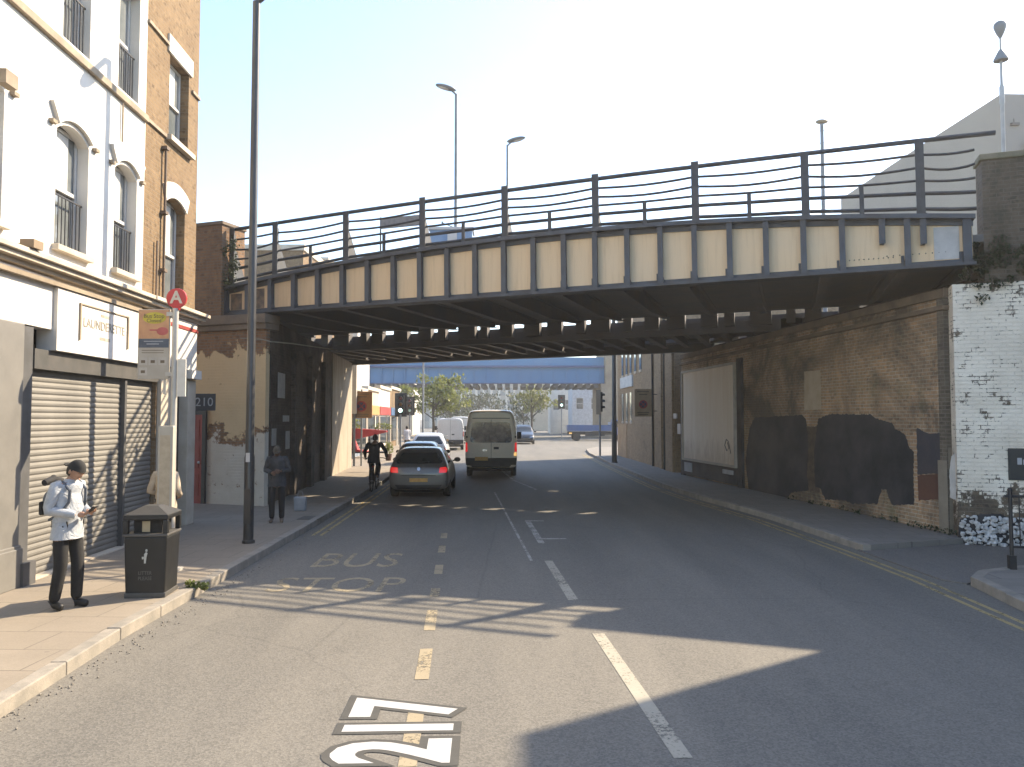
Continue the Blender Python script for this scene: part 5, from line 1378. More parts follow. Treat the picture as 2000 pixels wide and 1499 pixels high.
    if hair is not None:
        mb = MB(); hb = bmesh.new(); bmesh.ops.create_uvsphere(hb, u_segments=18, v_segments=12, radius=1.0)
        for v in hb.verts:
            x, y, z = v.co
            zz = max(z, -.55 if x < .1 else .35)
            v.co = (x * .105 - .004, y * .085, zz * .127 + .003)
        hm = bpy.data.meshes.new("h"); hb.to_mesh(hm); hb.free(); mb.add_mesh(hm, HM); mb.build("hair", hair, t, 60)
    if cap is not None:
        cm, back = cap
        mb = MB(); hb = bmesh.new(); bmesh.ops.create_uvsphere(hb, u_segments=18, v_segments=12, radius=1.0)
        for v in hb.verts:
            x, y, z = v.co
            v.co = (x * .110, y * .092, max(z, .22) * .135 + .002)
        hm = bpy.data.meshes.new("h"); hb.to_mesh(hm); hb.free(); mb.add_mesh(hm, HM)
        sg = -1 if back else 1
        br = [(sg * (.085 + .075 * math.cos(PI * i / 8 - PI / 2)) , .075 * math.sin(PI * i / 8 - PI / 2)) for i in range(9)]
        mb.prism(br, 'z', .030, .042, HM @ Matrix.Rotation(R(8) * (1 if not back else -1), 4, 'Y'))
        mb.build("cap", cm, t, 60)
    return t
m_denim = mat("grey_black_trousers", (.010, .010, .011), .9, (.016, .0155, .016), 5, bmp=.3)
m_blackcloth = mat("black_cloth", (.012, .012, .014), .85, (.022, .022, .024), 5, bmp=.3)
m_shoe = mat("black_shoe", (.010, .010, .011), .55, (.016, .016, .016), 8)
m_capm = mat("charcoal_cap", (.013, .0135, .014), .9, (.02, .02, .02), 9)
def jacket_silver():
    m, n, l, b = _new("silver_jacket")
    v = coords(n, l)
    wv = noise(n, l, v, 7, 4, .6, 1.2)
    l.new(mix(n, l, ramp(n, l, wv, .35, .65), (.30, .33, .37), (.44, .455, .475)), b.inputs["Base Color"])
    b.inputs["Roughness"].default_value = .42; b.inputs["Sheen Weight"].default_value = .2
    bump(n, l, b, wv, .9, .03); return m
# man with the phone
mp_ = G(128, 1188, PAVE_Z)
J = base_pose()
J.update(chest=V(-.01, 0, 1.32), neck=V(.03, 0, 1.475), head=V(.095, 0, 1.575), belly=V(.02, 0, 1.12),
         elL=V(-.04, .23, 1.15), wrL=V(.20, .10, 1.09), elR=V(-.05, -.23, 1.14), wrR=V(.20, -.09, 1.08), hdL=V(.9, -.45, .12), hdR=V(.9, .40, .12), pnL=V(.1, -.3, 1), pnR=V(.1, .3, 1),
         ankR=V(-.06, -.11, .10), toeR=V(.09, -.14, .045), ankL=V(.05, .10, .10), toeL=V(.20, .12, .045), kneeL=V(.06, .10, .50))
make_person("man in a silver jacket and backwards cap looking at his phone by the shutter", mp_, R(-14), J, top=jacket_silver(), trousers=m_denim, shoes=m_shoe, cap=(m_capm, True), head_pitch=R(28), hair=mat("dark_hair", (.02, .016, .013), .7))
MP = Matrix.Translation(mp_) @ Matrix.Rotation(R(-14), 4, 'Z')
ph = thing("phone", "black mobile phone in the hands of the man in the silver jacket", "phone", MP @ V(.325, .0, 1.135), R(-14))
mb = MB(); mb.cbox((0, 0, 0), (.145, .072, .009), Matrix.Rotation(R(-35), 4, 'Y')); mb.build("case", m_shoe, ph, bevel=.004)
mb = MB(); mb.cbox((0, 0, .0055), (.132, .064, .001), Matrix.Rotation(R(-35), 4, 'Y')); mb.build("screen", m_carglass, ph)
bp = thing("backpack", "dark backpack with rolled black top on the back of the man with the phone", "backpack", MP @ V(-.165, 0, .98), R(-14))
m_bagm = mat("blue_grey_bag", (.07, .085, .11), .8, (.10, .11, .13), 5, bmp=.3)
mb = MB(); N = {"a": (V(-.05, 0, .06), (.085, .13)), "b": (V(-.055, 0, .22), (.095, .145)), "c": (V(-.03, 0, .38), (.07, .12))}
mb.add_mesh(skin_mesh(N, [("a", "b"), ("b", "c")], "a")); mb.build("pack", m_bagm, bp, 60)
mb = MB(); mb.tube([(-.05, -.13, .46), (-.06, 0, .49), (-.05, .13, .46)], [.036, .045, .036], 10); mb.ball((-.07, .02, .525), (.02, .035, .018), 8, 6); mb.build("rolled_top", m_blackcloth, bp, 60)
mb = MB(); mb.cbox((-.145, 0, .16), (.05, .18, .16)); mb.build("front_pocket", m_blackcloth, bp, bevel=.02)
for sy in (-1, 1):
    mb = MB(); pts = [(.0, sy * .10, .34), (.10, sy * .115, .475), (.20, sy * .12, .47), (.295, sy * .115, .38), (.29, sy * .12, .25), (.22, sy * .165, .12), (.05, sy * .15, .04)]
    for p, q in zip(pts, pts[1:]): mb.tube([p, q], .017, 6)
    mb.build("strap", m_bagm, bp, 60)
# someone in a long beige coat standing behind the bin, head hidden by the timetable case
b = G(321, 1092, PAVE_Z); J = base_pose()
J.update(elL=V(-.05, .26, 1.14), wrL=V(.14, .17, 1.06), elR=V(-.05, -.26, 1.14), wrR=V(.14, -.17, 1.06))
make_person("person in a long beige coat half hidden behind the bus stop post and litter bin", b, R(78), J, top=mat("beige_coat", (.50, .42, .31), .85, (.42, .34, .25), 5, bmp=.3), long_coat=.42, trousers=m_denim, shoes=m_shoe, hair=mat("brown_hair", (.05, .03, .02), .7), scale=.93)
# person in the shade by the abutment, facing us
b = G(540, 1021, PAVE_Z); J = base_pose()
J.update(elL=V(-.02, .24, 1.16), wrL=V(.20, .10, 1.14), elR=V(-.02, -.24, 1.16), wrR=V(.20, -.10, 1.10), hdL=V(.8, -.5, .1), hdR=V(.8, .5, .1), head=V(.06, 0, 1.57))
make_person("person in a cap and dark top standing in the shade beside the abutment", b, R(-80), J, skin=m_skind, top=mat("slate_top", (.022, .024, .03), .85, (.06, .062, .066), 6, bmp=.3), trousers=m_blackcloth, shoes=mat("tan_shoe", (.17, .13, .10), .7), cap=(mat("olive_cap", (.07, .06, .045), .9), False), head_pitch=R(20), scale=.95)
hb_ = G(549, 1008, PAVE_Z)
bag = thing("carrier_bag", "pale carrier bag on the pavement behind the person in the shade", "bag", (hb_.x + .18, hb_.y + .9, PAVE_Z))
mb = MB(); tap(mb, .26, .30, 0, .34); mb.bm.transform(Matrix.Diagonal((1, .5, 1, 1))); mb.build("bag_body", mat("pale_bag", (.30, .33, .36), .6), bag, bevel=.03)
mb = MB(); mb.tube([(-.07, 0, .33), (-.05, 0, .45), (.05, 0, .45), (.07, 0, .33)], .008, 5); mb.build("handle", m_notice, bag)

# cyclist seen from behind on a black bicycle
cb = G(731, 958)
bk = thing("bicycle", "black bicycle ridden along the left kerb beside the parked cars", "bicycle", cb, R(91))
m_bike = mat("black_bicycle_paint", (.012, .012, .013), .4, coat=.3)
for x_ in (-.52, .52):
    MX = Matrix.Translation((x_, 0, .34)) @ Matrix.Rotation(PI / 2, 4, 'X')
    mb = MB()
    n = 28
    for k in range(n):
        a0, a1 = 2 * PI * k / n, 2 * PI * (k + 1) / n
        mb.tube([(x_ + .325 * math.cos(a0), 0, .34 + .325 * math.sin(a0)), (x_ + .325 * math.cos(a1), 0, .34 + .325 * math.sin(a1))], .018, 6, False)
    wh = mb.build("wheel", m_tyre, bk, 60)
    mb = MB()
    for k in range(14):
        a0 = 2 * PI * k / 14; mb.tube([(x_, .0, .34), (x_ + .31 * math.cos(a0), 0, .34 + .31 * math.sin(a0))], .002, 4)
    mb.lathe([(.025, -.04), (.025, .04)], 8, MX); mb.build("spokes", m_rim, wh)
mb = MB()
for p, q in (((-.52, 0, .34), (-.05, 0, .29)), ((-.52, 0, .34), (-.16, 0, .80)), ((-.05, 0, .29), (-.16, 0, .86)), ((-.05, 0, .29), (.36, 0, .80)), ((-.15, 0, .78), (.36, 0, .86)), ((.36, 0, .90), (.52, 0, .34))): mb.tube([p, q], .018, 8)
mb.build("frame", m_bike, bk, 60)
mb = MB(); mb.tube([(.36, 0, .90), (.40, 0, 1.0)], .015, 6); mb.tube([(.33, .33, 1.0), (.40, .2, 1.02), (.40, -.2, 1.02), (.33, -.33, 1.0)], .014, 6); mb.build("handlebar", m_bike, bk, 60)
mb = MB(); mb.ball((-.18, 0, .90), (.13, .075, .035), 12, 6); mb.tube([(-.16, 0, .84), (-.17, 0, .89)], .013, 6); mb.build("saddle", m_bike, bk, 60)
mb = MB(); mb.lathe([(.09, -.004), (.09, .004)], 16, Matrix.Translation((-.05, .05, .29)) @ Matrix.Rotation(PI / 2, 4, 'X')); mb.tube([(-.05, -.1, .29), (-.05, .1, .29)], .012, 6); mb.tube([(-.05, .1, .29), (.08, .11, .20)], .01, 6); mb.tube([(-.05, -.1, .29), (-.18, -.11, .38)], .01, 6); mb.cbox((.08, .15, .20), (.09, .09, .02)); mb.cbox((-.18, -.15, .38), (.09, .09, .02)); mb.build("crank", m_bike, bk, 60)
mb = MB(); mb.ball((-.27, 0, .78), .025, 8, 6); mb.build("rear_lamp", m_taildim, bk)
J = base_pose()
J.update(pelvis=V(-.17, 0, 1.01), belly=V(-.11, 0, 1.16), chest=V(-.03, 0, 1.36), neck=V(.06, 0, 1.52), head=V(.10, 0, 1.635),
         hipL=V(-.14, .10, .97), kneeL=V(.16, .12, .66), ankL=V(.04, .13, .31), toeL=V(.16, .15, .245), hipR=V(-.14, -.10, .97), kneeR=V(.14, -.12, .76), ankR=V(-.22, -.13, .49), toeR=V(-.10, -.15, .425),
         shL=V(.03, .19, 1.46), elL=V(.12, .33, 1.22), wrL=V(.28, .34, 1.04), shR=V(.03, -.19, 1.46), elR=V(.12, -.33, 1.22), wrR=V(.28, -.34, 1.04), hdL=V(.7, -.05, -.5), hdR=V(.7, .05, -.5), pnL=V(0, 0, -1), pnR=V(0, 0, -1))
make_person("cyclist in black seen from behind, riding between the kerb and the parked cars", cb, R(91), J, skin=m_skind, top=m_blackcloth, trousers=m_blackcloth, shoes=m_shoe, hair=m_blackcloth, scale=1.02, curl=1.1)
# a far pedestrian in a white jacket by the shops
b = D(795, 845, 50); J = base_pose()
make_person("distant pedestrian in a white jacket beyond the parked cars", (b.x, 50, PAVE_Z), R(120), J, top=mat("white_jacket", (.60, .60, .62), .8), trousers=m_blackcloth, shoes=m_shoe, hair=m_blackcloth)
# ================================================================ beyond the bridge
# brown brick building on the right, behind the abutment
m_brown = brickmat("brown_brick", (.40, .29, .18), (.30, .215, .135), (.28, .22, .16), (.15, .115, .08), (.55, .8), .5)
BW = Frame(6.62, 31.2, math.atan2(1.0, -.022))
bb2 = thing("brick_building", "brown brick building with slit windows on the right just beyond the bridge", "building", BW.w(0, 0), BW.a)
xe = 14.6
mb = MB(); mb.box(0, xe, -9, 0, 0, 8.6); mb.build("wall", m_brown, bb2)
mb = MB(); mb.box(-.05, xe + .05, -9, .06, 8.601, 8.8); mb.build("coping", m_stone, bb2)
def bwx(u): return BW.hit(u, 800)[0]
w1 = MB().box(-.24, .24, -.03, .035, 0, 1.55).mesh("window"); w1.materials.append(m_pane)
w2 = MB().box(-.30, .30, .0, .045, -.12, -.001).mesh("sill"); w2.materials.append(m_trim)
for k, u in enumerate((1217, 1225, 1233, 1242, 1252)):
    for z_, kk in ((4.75, 9), (2.15, 3)):
        if k >= kk: continue
        o = link_mesh("window", w1, None, bb2); o.location = (min(bwx(u), xe - .6), 0, z_)
        s_ = link_mesh("sill", w2, None, o)
x0, x1 = bwx(1237), bwx(1214)
mb = MB(); mb.box(x0, min(x1, xe - .3), .001, .08, 4.02, 4.62); mb.build("sign_plate", mat("white_shop_sign", (.55, .56, .56), .6, (.42, .44, .46), 4), bb2)
for u in (1277, 1300):
    mb = MB(); mb.tube([(bwx(u), .06, .1), (bwx(u), .06, 8.5)], .05, 8); mb.build("drain_pipe", m_iron, bb2)
mb = MB(); mb.box(.1, 1.4, .001, .10, 0, 6); mb.box(2.3, 2.7, .001, .07, 0, 8); mb.build("pilaster", m_brown, bb2)
mb = MB(); mb.box(xe - 3.2, xe - .1, .001, .03, .1, 2.0); mb.build("render_panel", mat("buff_render", (.40, .28, .16), .85, (.33, .22, .13), 2), bb2)

def gen_building(name, label, cat, fr, w_, d_, h_, m_, floors, cols, winm=None, wz=1.1, wh=1.6, ww=1.0, z0=3.6, fh=3.0, shop=None, roof=None, group=None):
    """row house or block: wall, a real window in each bay (frame and pane), shop front, coping"""
    t = thing(name, label, cat, fr.w(0, 0), fr.a, group)
    ops = []
    for f in range(floors):
        for c_ in range(cols):
            xc = w_ * (c_ + .5) / cols; ops.append((xc - ww / 2, xc + ww / 2, z0 + fh * f, z0 + fh * f + wh))
    mb = MB(); wall_open(mb, 0, w_, 0, h_, .15, ops)
    mb.face([(0, 0, 0), (0, 0, h_), (0, d_, h_), (0, d_, 0)]); mb.face([(w_, 0, 0), (w_, d_, 0), (w_, d_, h_), (w_, 0, h_)]); mb.face([(0, d_, 0), (0, d_, h_), (w_, d_, h_), (w_, d_, 0)]); mb.face([(0, 0, h_), (w_, 0, h_), (w_, d_, h_), (0, d_, h_)])
    mb.build("wall", m_, t)
    me = MB()
    me.box(-ww / 2, -ww / 2 + .06, .10, .16, 0, wh); me.box(ww / 2 - .06, ww / 2, .10, .16, 0, wh); me.box(-ww / 2 + .06, ww / 2 - .06, .10, .16, wh - .06, wh); me.box(-ww / 2 + .06, ww / 2 - .06, .10, .16, 0, .06); me.box(-ww / 2 + .06, ww / 2 - .06, .09, .16, wh * .5 - .03, wh * .5 + .03)
    fm = me.mesh("window"); fm.materials.append(m_frame)
    pm_ = MB().box(-ww / 2, ww / 2, .145, .150, 0, wh).mesh("pane"); pm_.materials.append(m_pane)
    for xa, xb, za, zb in ops:
        o = link_mesh("window", fm, None, t); o.location = ((xa + xb) / 2, 0, za); link_mesh("pane", pm_, None, o)
    mb = MB(); mb.box(-.05, w_ + .05, -.12, .3, h_ + .001, h_ + .22); mb.build("coping", m_trim, t)
    if shop is not None:
        mb = MB(); mb.box(.15, w_ - .15, -.10, -.002, 2.55, 3.15); mb.build("fascia", shop, t)
        mb = MB(); mb.box(.25, w_ * .62, -.04, -.002, .55, 2.45); mb.box(w_ * .68, w_ - .25, -.04, -.002, .1, 2.45); mb.build("shop_window", m_carglass, t)
        mb = MB(); mb.box(w_ * .62, w_ * .68, -.07, -.002, .1, 2.5); mb.box(.1, .25, -.07, -.002, .1, 2.5); mb.box(w_ - .25, w_ - .1, -.07, -.002, .1, 2.5); mb.build("shop_frame", m_trim, t)
    if roof is not None:
        mb = MB(); mb.prism([(-.2, h_ + .22), (d_ + .2, h_ + .22), (d_ / 2, h_ + roof)], 'x', -.1, w_ + .1); rf = mb.build("roof", mat("slate_roof", (.10, .10, .105), .8, (.14, .13, .13), 3), t)
        mb = MB(); mb.box(w_ - .9, w_ - .1, d_ / 2 - .4, d_ / 2 + .4, h_ + roof - .6, h_ + roof + 1.1); mb.build("chimney", m_stock, rf)
    return t
m_pale = mat("pale_render", (.60, .57, .51), .85, (.52, .49, .44), 1.4, bmp=.1)
m_bluefr = mat("blue_grey_cladding", (.16, .20, .25), .6, (.22, .26, .30), 1.5)
m_orange = mat("orange_fascia", (.48, .24, .07), .6, (.42, .2, .06), 3)
m_buff = mat("buff_render_far", (.48, .40, .30), .85, (.42, .35, .27), 1.5)
m_bluefascia = mat("blue_fascia", (.06, .13, .25), .5)
m_redfascia = mat("red_fascia", (.35, .045, .04), .5)
SF = Frame(-8.7, 36.6, math.atan2(1.0, -.03))
specs = [("pale fronted shop with a white fascia just beyond the left abutment", 5.4, 3.75, m_pale, 0, m_whitehouse), ("blue grey clad shop with a dark band, second beyond the left abutment", 5.6, 3.9, m_bluefr, 0, m_bluefascia),
         ("buff shop with an orange fascia between the blue grey and white shops", 5.4, 4.1, m_buff, 0, m_orange), ("white rendered shop near the traffic lights, right of the orange one", 6.0, 4.4, m_pale, 0, m_redfascia), ("brick shop at the far end of the left parade", 6.4, 4.6, m_stock, 0, m_bluefascia)]
x_ = 0.0
for lab_, w_, h_, m_, fl, shp in specs:
    p = SF.w(x_, 0); f = Frame(p.x, p.y, SF.a)
    gen_building("shop_house", lab_, "shop", f, w_ - .05, 8, h_, m_, fl, 2, shop=shp, group="shops along the left beyond the bridge"); x_ += w_
# white sunlit pilaster at the end of the abutment
a = D(692, 735, 35.3)
wp = thing("hoarding_post", "tall white sunlit panel at the far end of the left abutment", "panel", (a.x, a.y, PAVE_Z))
mb = MB(); mb.box(-.12, .12, -.06, .06, 2.4, 5.2); mb.build("panel", m_whitehouse, wp); mb = MB(); mb.tube([(0, .1, 0), (0, .1, 5.1)], .05, 8); mb.build("post", m_lampgrey, wp)

# far blue railway bridge
BBY = 90.0
pL, pR = D(700, 750, BBY), D(1172, 750, BBY); zt_ = D(900, 698, BBY).z; zb_ = pL.z
fb = thing("railway_bridge", "blue two-banded plate girder bridge far down the road", "bridge", (pL.x, BBY, 0))
LW_ = pR.x - pL.x; hh = zt_ - zb_
m_blue1 = mat("blue_bridge_paint", (.055, .17, .34), .6, (.07, .19, .35), .5, streak=(1, 1, .3))
m_blue2 = mat("light_blue_bridge_paint", (.08, .215, .38), .6, (.07, .20, .36), .5, streak=(1, 1, .3))
m_blue3 = mat("dark_blue_bridge_paint", (.06, .10, .22), .6)
mb = MB(); mb.box(-3, LW_ + .5, 0, .25, zb_ + .1, zb_ + hh * .60); mb.build("girder", m_blue1, fb)
mb = MB(); mb.box(-3, LW_ + .5, .30, .5, zb_ + hh * .68, zt_); mb.build("parapet", m_blue2, fb)
mb = MB(); mb.box(-3, LW_ + .5, -.35, .6, zb_ + hh * .60 + .001, zb_ + hh * .68 - .001); mb.box(-3, LW_ + .5, -.25, .5, zb_, zb_ + .099); mb.build("flange", m_blue3, fb)
st_ = MB().box(-.05, .05, -.14, -.001, zb_ + .1, zb_ + hh * .60).mesh("stiffener"); st_.materials.append(m_blue1)
nb_ = 22
for i in range(nb_): o = link_mesh("stiffener", st_, None, fb); o.location = (LW_ * i / (nb_ - 1), 0, 0)
cm = MB().box(-.28, .28, .1, 8.5, zb_ - .42, zb_ - .002).mesh("cross_beam"); cm.materials.append(m_soffit)
for i in range(30): o = link_mesh("cross_beam", cm, None, fb); o.location = (LW_ * (i + .5) / 30, 0, 0)
mb = MB(); mb.box(-3, LW_ + .5, .6, 9, zb_ + .6, zb_ + .9); mb.build("deck_slab", m_deck, fb)
ab = thing("bridge_abutment", "buff stone pier carrying the right end of the blue bridge", "abutment", (pR.x, BBY, 0))
mb = MB(); mb.box(.05, 5, -.8, 9, 0, zb_ - .02); mb.box(.55, 5, -.8, 9, zb_ - .02, zt_ + 1.0); mb.build("pier", mat("buff_pier", (.34, .28, .20), .9, (.25, .20, .15), .8, bmp=.3), ab)
mb = MB(); mb.box(-.1, 5.1, -.95, 9.1, zt_ + 1.0, zt_ + 1.4); mb.build("coping", m_stone, ab)
ab = thing("bridge_abutment", "pale pier carrying the left end of the blue bridge", "abutment", (pL.x, BBY, 0))
mb = MB(); mb.box(-5, -.9, -.8, 9, 0, zb_ - .02); mb.build("pier", m_buff, ab); mb = MB(); mb.box(-5.1, -.8, -.9, 9.1, zb_ - .42, zb_ - .03); mb.build("coping", m_trim, ab)

# tall column at u=825 in front of the blue bridge
p = D(826, 868, 62); lamp_column("street_lamp", "slim grey lamp column standing in front of the blue bridge on the left", (p.x, 62, PAVE_Z), 9.3, .10, .07, .8, (1, 0), m_lampgrey, None, 1.2)

# distant slab block with vertical ribs
a = D(890, 840, 190); b = D(1030, 840, 190)
ds = thing("tower_block", "distant grey slab block with close vertical ribs under the blue bridge", "building", (a.x - 8, 190, 0))
Wd = b.x - a.x + 16; Hd = D(900, 735, 190).z
m_far = mat("far_concrete", (.42, .40, .36), .9, (.36, .345, .32), .3); m_farwin = mat("far_window", (.22, .24, .26), .3, (.30, .31, .32), .3)
mb = MB(); mb.box(0, Wd, 0, 12, 0, Hd); mb.build("wall", m_far, ds)
rb_ = MB().box(-.28, .28, -.7, -.002, 0, Hd).mesh("rib"); rb_.materials.append(m_pale)
wb_ = MB().box(-1.1, 1.1, -.06, -.001, 0, 1.9).mesh("window"); wb_.materials.append(m_farwin)
nr = 18
for i in range(nr + 1): o = link_mesh("rib", rb_, None, ds); o.location = (Wd * i / nr, 0, 0)
for f in range(5):
    for i in range(nr): o = link_mesh("window", wb_, None, ds); o.location = (Wd * (i + .5) / nr, 0, 1.6 + 3.2 * f)
# pale far buildings right of the slab
f = Frame(D(1075, 850, 118).x, 118, 0); gen_building("far_building", "pale flat roofed building right of the far trees", "building", f, 5.5, 8, 9.0, m_pale, 2, 3, group=None)
f = Frame(D(1118, 850, 108).x, 108, 0); gen_building("far_building", "whitish boxy building behind the blue lorry", "building", f, 4.2, 8, 6.6, mat("bluish_white_render", (.52, .55, .60), .85), 1, 2)
f = Frame(D(700, 850, 100).x - 3, 104, 0); gen_building("far_building", "pale building seen under the left end of the blue bridge", "building", f, 9.5, 8, 8.5, m_pale, 2, 4)
f = Frame(D(1040, 850, 150).x, 150, 0); gen_building("far_building", "low buff building behind the right hand tree", "building", f, 12, 8, 10, m_buff, 3, 5)

# brick building seen through the left railing, above the bridge
a = D(470, 520, 46); b = D(592, 520, 46); zt2 = D(530, 490, 46).z
rb2 = thing("brick_building", "flat topped brown brick building seen behind the left railings", "building", (a.x - 4, 46, 0))
mb = MB(); mb.box(0, b.x - a.x + 4, 0, 9, 0, zt2); mb.build("wall", m_stock, rb2); mb = MB(); mb.box(-.1, b.x - a.x + 4.1, -.15, 9, zt2 + .001, zt2 + .35); mb.build("coping", m_trim, rb2)
for (u0, u1, v0, lab_, c) in ((596, 640, 508, "small beige rooftop block behind the railings", m_buff), (643, 700, 520, "low pale roof behind the left railings", m_pale), ):
    Y = 60 if u0 < 800 else 70
    a = D(u0, v0, Y); b = D(u1, v0, Y)
    t = thing("rooftop_block", lab_, "building", (a.x, Y, 0)); mb = MB(); mb.box(0, b.x - a.x, 0, 5, 0, a.z); mb.build("wall", c, t); mb = MB(); mb.box(-.1, b.x - a.x + .1, -.1, 5.1, a.z + .001, a.z + .2); mb.build("coping", m_trim, t)
a, b = D(840, 449, 24), D(922, 449, 24)
t = thing("equipment_cabinet", "low blue and white equipment cabinet on the bridge deck behind the railings", "cabinet", (a.x, 24, 5.56))
mb = MB(); mb.box(0, b.x - a.x, 0, .8, 0, a.z - 5.56); mb.build("body", mat("blue_clad", (.14, .24, .40), .6, (.22, .32, .46), 1.5), t)
mb = MB(); mb.box(-.05, b.x - a.x + .05, -.05, .85, a.z - 5.559, a.z - 5.48); mb.build("lid", m_frame, t)
mb = MB(); mb.box(.55, .85, -.03, -.001, 0, a.z - 5.6); mb.build("door", m_frame, t)
# grey gabled building top right
m_greyb = mat("grey_render_block", (.25, .24, .212), .9, (.22, .21, .19), .25, bmp=.1)
Yg = 48
P_ = [D(u, v, Yg) for u, v in ((1787, 292), (1838, 268), (1955, 184))]
gb_ = thing("grey_building", "windowless grey gabled building rising behind the right parapet", "building", (P_[0].x, Yg, 0), 0)
zz = [p.z for p in P_]; xx = [p.x - P_[0].x for p in P_]
mb = MB(); mb.prism([(0, 0), (xx[2], 0), (xx[2], zz[2]), (0, zz[0])], 'y', 0, 11); mb.build("wall", m_greyb, gb_)
mb = MB(); mb.prism([(xx[2] + .001, 0), (xx[2] + 8, 0), (xx[2] + 8, zz[2] - .1), (xx[2] + .001, zz[2])], 'y', -.02, 11); mb.build("side_wall", mat("bluish_render", (.20, .20, .195), .9, (.17, .172, .17), .3), gb_)
mb = MB(); mb.cbox((xx[2] + .75, -.12, zz[2] - 2.0), (.5, .22, .18)); mb.tube([(xx[2] + .75, -.05, zz[2] - 1.9), (xx[2] + .75, .0, zz[2] - 1.6)], .05, 6); mb.build("security_light", m_rail, gb_, bevel=.02)
mb = MB(); mb.ball((xx[2] + 1.5, -.3, zz[2] - 3.3), .26, 10, 8); mb.tube([(xx[2] + 1.5, -.3, zz[2] - 3.3), (xx[2] + 1.1, -.02, zz[2] - 4.0)], .07, 6); mb.build("camera_dome", m_rail, gb_)

# flower stall with red blooms and awning beyond the left wall
p = D(706, 880, 43)
fs = thing("flower_stall", "red and green flower stall on the sunlit pavement beyond the left wall", "stall", (p.x, 43, PAVE_Z))
m_redc = mat("red_cloth", (.42, .035, .035), .8, (.34, .03, .03), 4)
mb = MB(); mb.prism([(-.95, .85), (-.6, 1.65), (1.4, 1.5), (1.4, 1.42), (-.45, 1.0), (-.2, .45), (.4, .35), (.3, .3), (-.3, .35)], 'y', -.2, .5); mb.build("red_banner", m_redc, fs)
mb = MB()
for x_ in (-.9, .4, 1.4): mb.tube([(x_, .3, 0), (x_, .3, 1.7)], .03, 6)
mb.box(-.9, 1.4, -.1, .5, .25, .34); mb.build("frame", m_iron, fs)
m_leaf1 = leafmat("leaf_light", (.19, .21, .045), (.13, .155, .035)); m_leaf2 = leafmat("leaf_mid", (.065, .095, .025), (.045, .07, .022)); m_leafdark = leafmat("leaf_dark", (.035, .05, .022), (.05, .06, .03))
def leaves(mb, rnd, c, rad, n, size, flat=1.0):
    for i in range(n):
        d = Vector((rnd.gauss(0, 1), rnd.gauss(0, 1), rnd.gauss(0, 1))).normalized() * rnd.random() ** .4
        p = c + Vector((d.x * rad[0], d.y * rad[1], d.z * rad[2]))
        M = Matrix.Rotation(rnd.random() * 6.3, 3, 'Z') @ Matrix.Rotation(rnd.random() * 2.6 - .8, 3, 'X')
        s = size * rnd.uniform(.6, 1.3)
        mb.face([p + M @ Vector((-s * .35, 0, 0)), p + M @ Vector((0, -s * .5, s * .1)), p + M @ Vector((s * .35, 0, 0)), p + M @ Vector((0, s * .6, -s * .05))])
rnd = random.Random(11)
mb = MB(); leaves(mb, rnd, Vector((-.35, 0, 1.85)), (.28, .25, .5), 150, .14); leaves(mb, rnd, Vector((1.15, 0, 1.75)), (.6, .25, .22), 150, .14); mb.build("flowers", m_leaf1, fs)
pl = thing("potted_shrub", "small bright green shrub in a pot behind the parked cars", "shrub", (D(759, 880, 40).x, 40, PAVE_Z))
mb = MB(); mb.lathe([(.13, 0), (.18, .35), (.16, .35)], 10); mb.build("pot", m_terra, pl, 40); mb = MB(); leaves(mb, rnd, Vector((0, 0, .65)), (.28, .28, .35), 200, .12); mb.build("foliage", m_leaf1, pl)

# ---- trees
def tree(label, x, y, h, cr, lm, seed, n=2600, leaf=.30, trunk=.16, group="trees in the distance under the blue bridge", sparse=1.0):
    rnd = random.Random(seed)
    t = thing("tree", label, "tree", (x, y, 0), 0, group)
    mb = MB(); mb.tube([(0, 0, 0), (.05, 0, h * .25), (-.05, .05, h * .5), (.1, 0, h * .8)], [trunk, trunk * .8, trunk * .6, trunk * .2], 8)
    tips = []
    for i in range(11):
        z0 = h * rnd.uniform(.28, .62); a = rnd.random() * 6.28; l_ = cr * rnd.uniform(.55, 1.0)
        p0 = Vector((0, 0, z0)); p2 = Vector((math.cos(a) * l_, math.sin(a) * l_, z0 + rnd.uniform(.15, .40) * h)); p1 = p0.lerp(p2, .5) + Vector((0, 0, -.15 * l_))
        mb.tube([p0, p1, p2], [trunk * .45, trunk * .28, trunk * .08], 5); tips += [p2, p1.lerp(p2, .5)]
    tips += [Vector((0, 0, h * .92)), Vector((cr * .2, 0, h * .85))]
    mb.build("trunk", mat("bark", (.07, .055, .042), .95, (.045, .036, .03), 4), t, 60)
    mb = MB()
    for p in tips:
        for k in range(3):
            c = p + Vector((rnd.gauss(0, .28), rnd.gauss(0, .28), rnd.gauss(0, .22))) * cr
            if c.z > h * 1.02: c.z = h
            r_ = cr * rnd.uniform(.14, .32)
            leaves(mb, rnd, c, (r_ * 1.15, r_ * 1.15, r_ * .75), int(n / (3 * len(tips)) * sparse), leaf)
    mb.build("crown", lm, t)
    return t
def tx(u, Y): return D(u, 830, Y).x
tree("bright green tree left of centre under the blue bridge", tx(846, 76), 76, 6.3, 2.6, m_leaf1, 3, 4200, .30)
tree("bright topped smaller tree right of the minibus", tx(1038, 100), 100, 6.6, 2.4, m_leaf1, 5, 2300, .28)
tree("dull olive tree below and left of the bright topped one", tx(1022, 112), 112, 5.4, 2.8, m_leafdark, 8, 1500, .3)
tree("dark round tree directly behind the minibus", tx(935, 130), 130, 7.0, 4.2, m_leafdark, 9, 2200, .4)
tree("dark small tree between the green tree and the minibus", tx(893, 120), 120, 5.6, 2.6, m_leafdark, 12, 1300, .34)
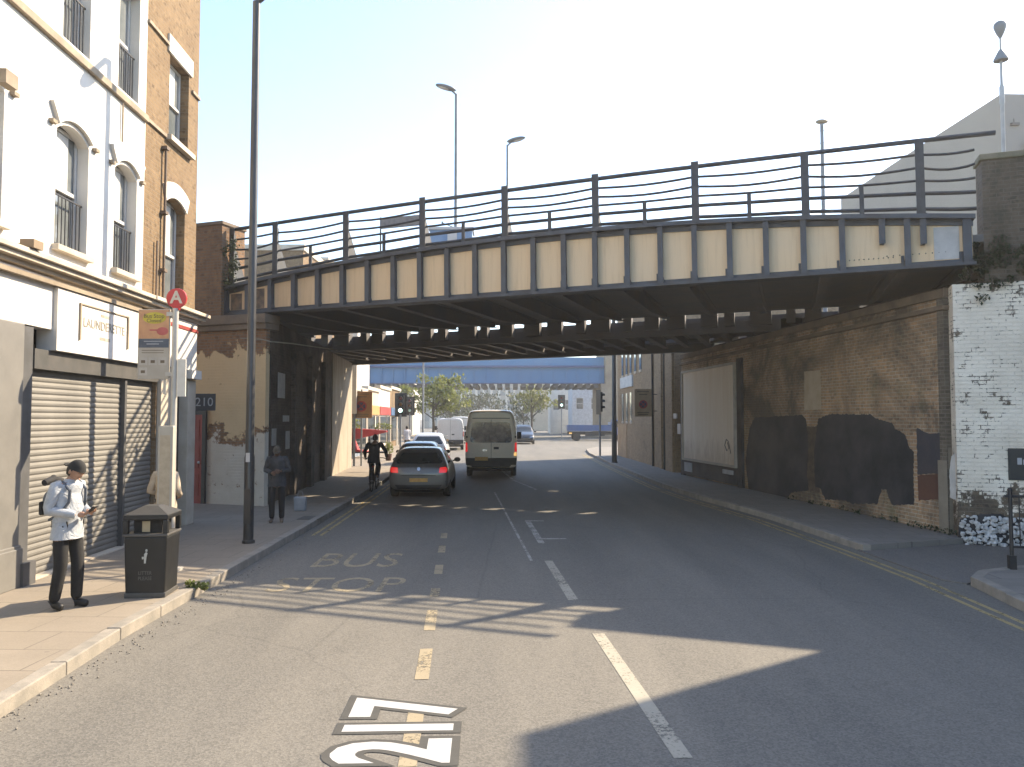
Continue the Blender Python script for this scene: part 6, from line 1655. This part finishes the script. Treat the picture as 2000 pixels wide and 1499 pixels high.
# weeds and ivy
def clump(name, label, cat, pts, n, size, lm, rad, seed, kind=None):
    rnd = random.Random(seed); mb = MB()
    for p in pts: leaves(mb, rnd, Vector(p), rad, n, size)
    return tag(mb.build(name, lm), label, cat, None, kind)
iv = []
rnd = random.Random(21)
for i in range(44):
    u = rnd.uniform(1880, 2040); v = 512 + rnd.gauss(0, 20) + (2000 - u) * .05; x, z = BR.hit(u, v, -.05); iv.append(BR.w(x, -.05, z))
clump("ivy", "dark ivy hanging between the right parapet and the white wall", "ivy", iv, 34, .06, m_leafdark, (.15, .05, .10), 3)
iv = []
for i in range(20):
    u = rnd.uniform(436, 462); v = rnd.uniform(465, 560); x, z = BR.hit(u, v, -.2); iv.append(BR.w(x, -.2, z))
clump("ivy", "straggling dark creeper on the left parapet pier by the railing end", "ivy", iv, 22, .07, m_leafdark, (.11, .1, .16), 4)
for i, (s0, s1, lab_) in enumerate(((9.2, 10.4, "thin weeds growing along the bridge girder top, left of the next clump"), (11.2, 13.4, "taller weeds growing on the girder top below the aerial mast"))):
    pts = [BR.w(rnd.uniform(s0, s1), .12, 6.0 + rnd.random() * .12) for k in range(16)]
    clump("weeds", lab_, "weeds", pts, 26, .05, m_leafdark, (.12, .06, .07), 6 + i)
b = G(372, 1148, PAVE_Z); clump("weeds", "green weed tuft at the kerb beside the litter bin", "weeds", [b + Vector((0, 0, .05)), b + Vector((.09, .02, .03)), b + Vector((.18, .0, .02))], 60, .05, m_leaf1, (.07, .05, .05), 9)
base = [RW.w(x, .12, PAVE_Z + .06) for x in (-.2, .2, .6, 1.0, 1.6, 2.1, 2.9, 3.6, 4.4, 5.1, 6.2)]
clump("weeds", "scrubby weeds along the foot of the right abutment wall", "weeds", base, 26, .06, m_leafdark, (.12, .25, .06), 10)
# ================================================================ the bright dusty air of the street
hz_mb = MB(); hz_mb.box(-90, 90, -40, 330, -1.2, 26)
m_hz = bpy.data.materials.new("haze_air"); m_hz.use_nodes = True
_n = m_hz.node_tree.nodes; _n.remove(_n["Principled BSDF"])
_v = _n.new("ShaderNodeVolumePrincipled"); _v.inputs["Color"].default_value = (.95, .95, .93, 1); _v.inputs["Density"].default_value = .0011; _v.inputs["Anisotropy"].default_value = .35
m_hz.node_tree.links.new(_v.outputs[0], _n["Material Output"].inputs["Volume"])
tag(hz_mb.build("haze", m_hz), "pale sunlit haze hanging in the street", "haze", None, "stuff")
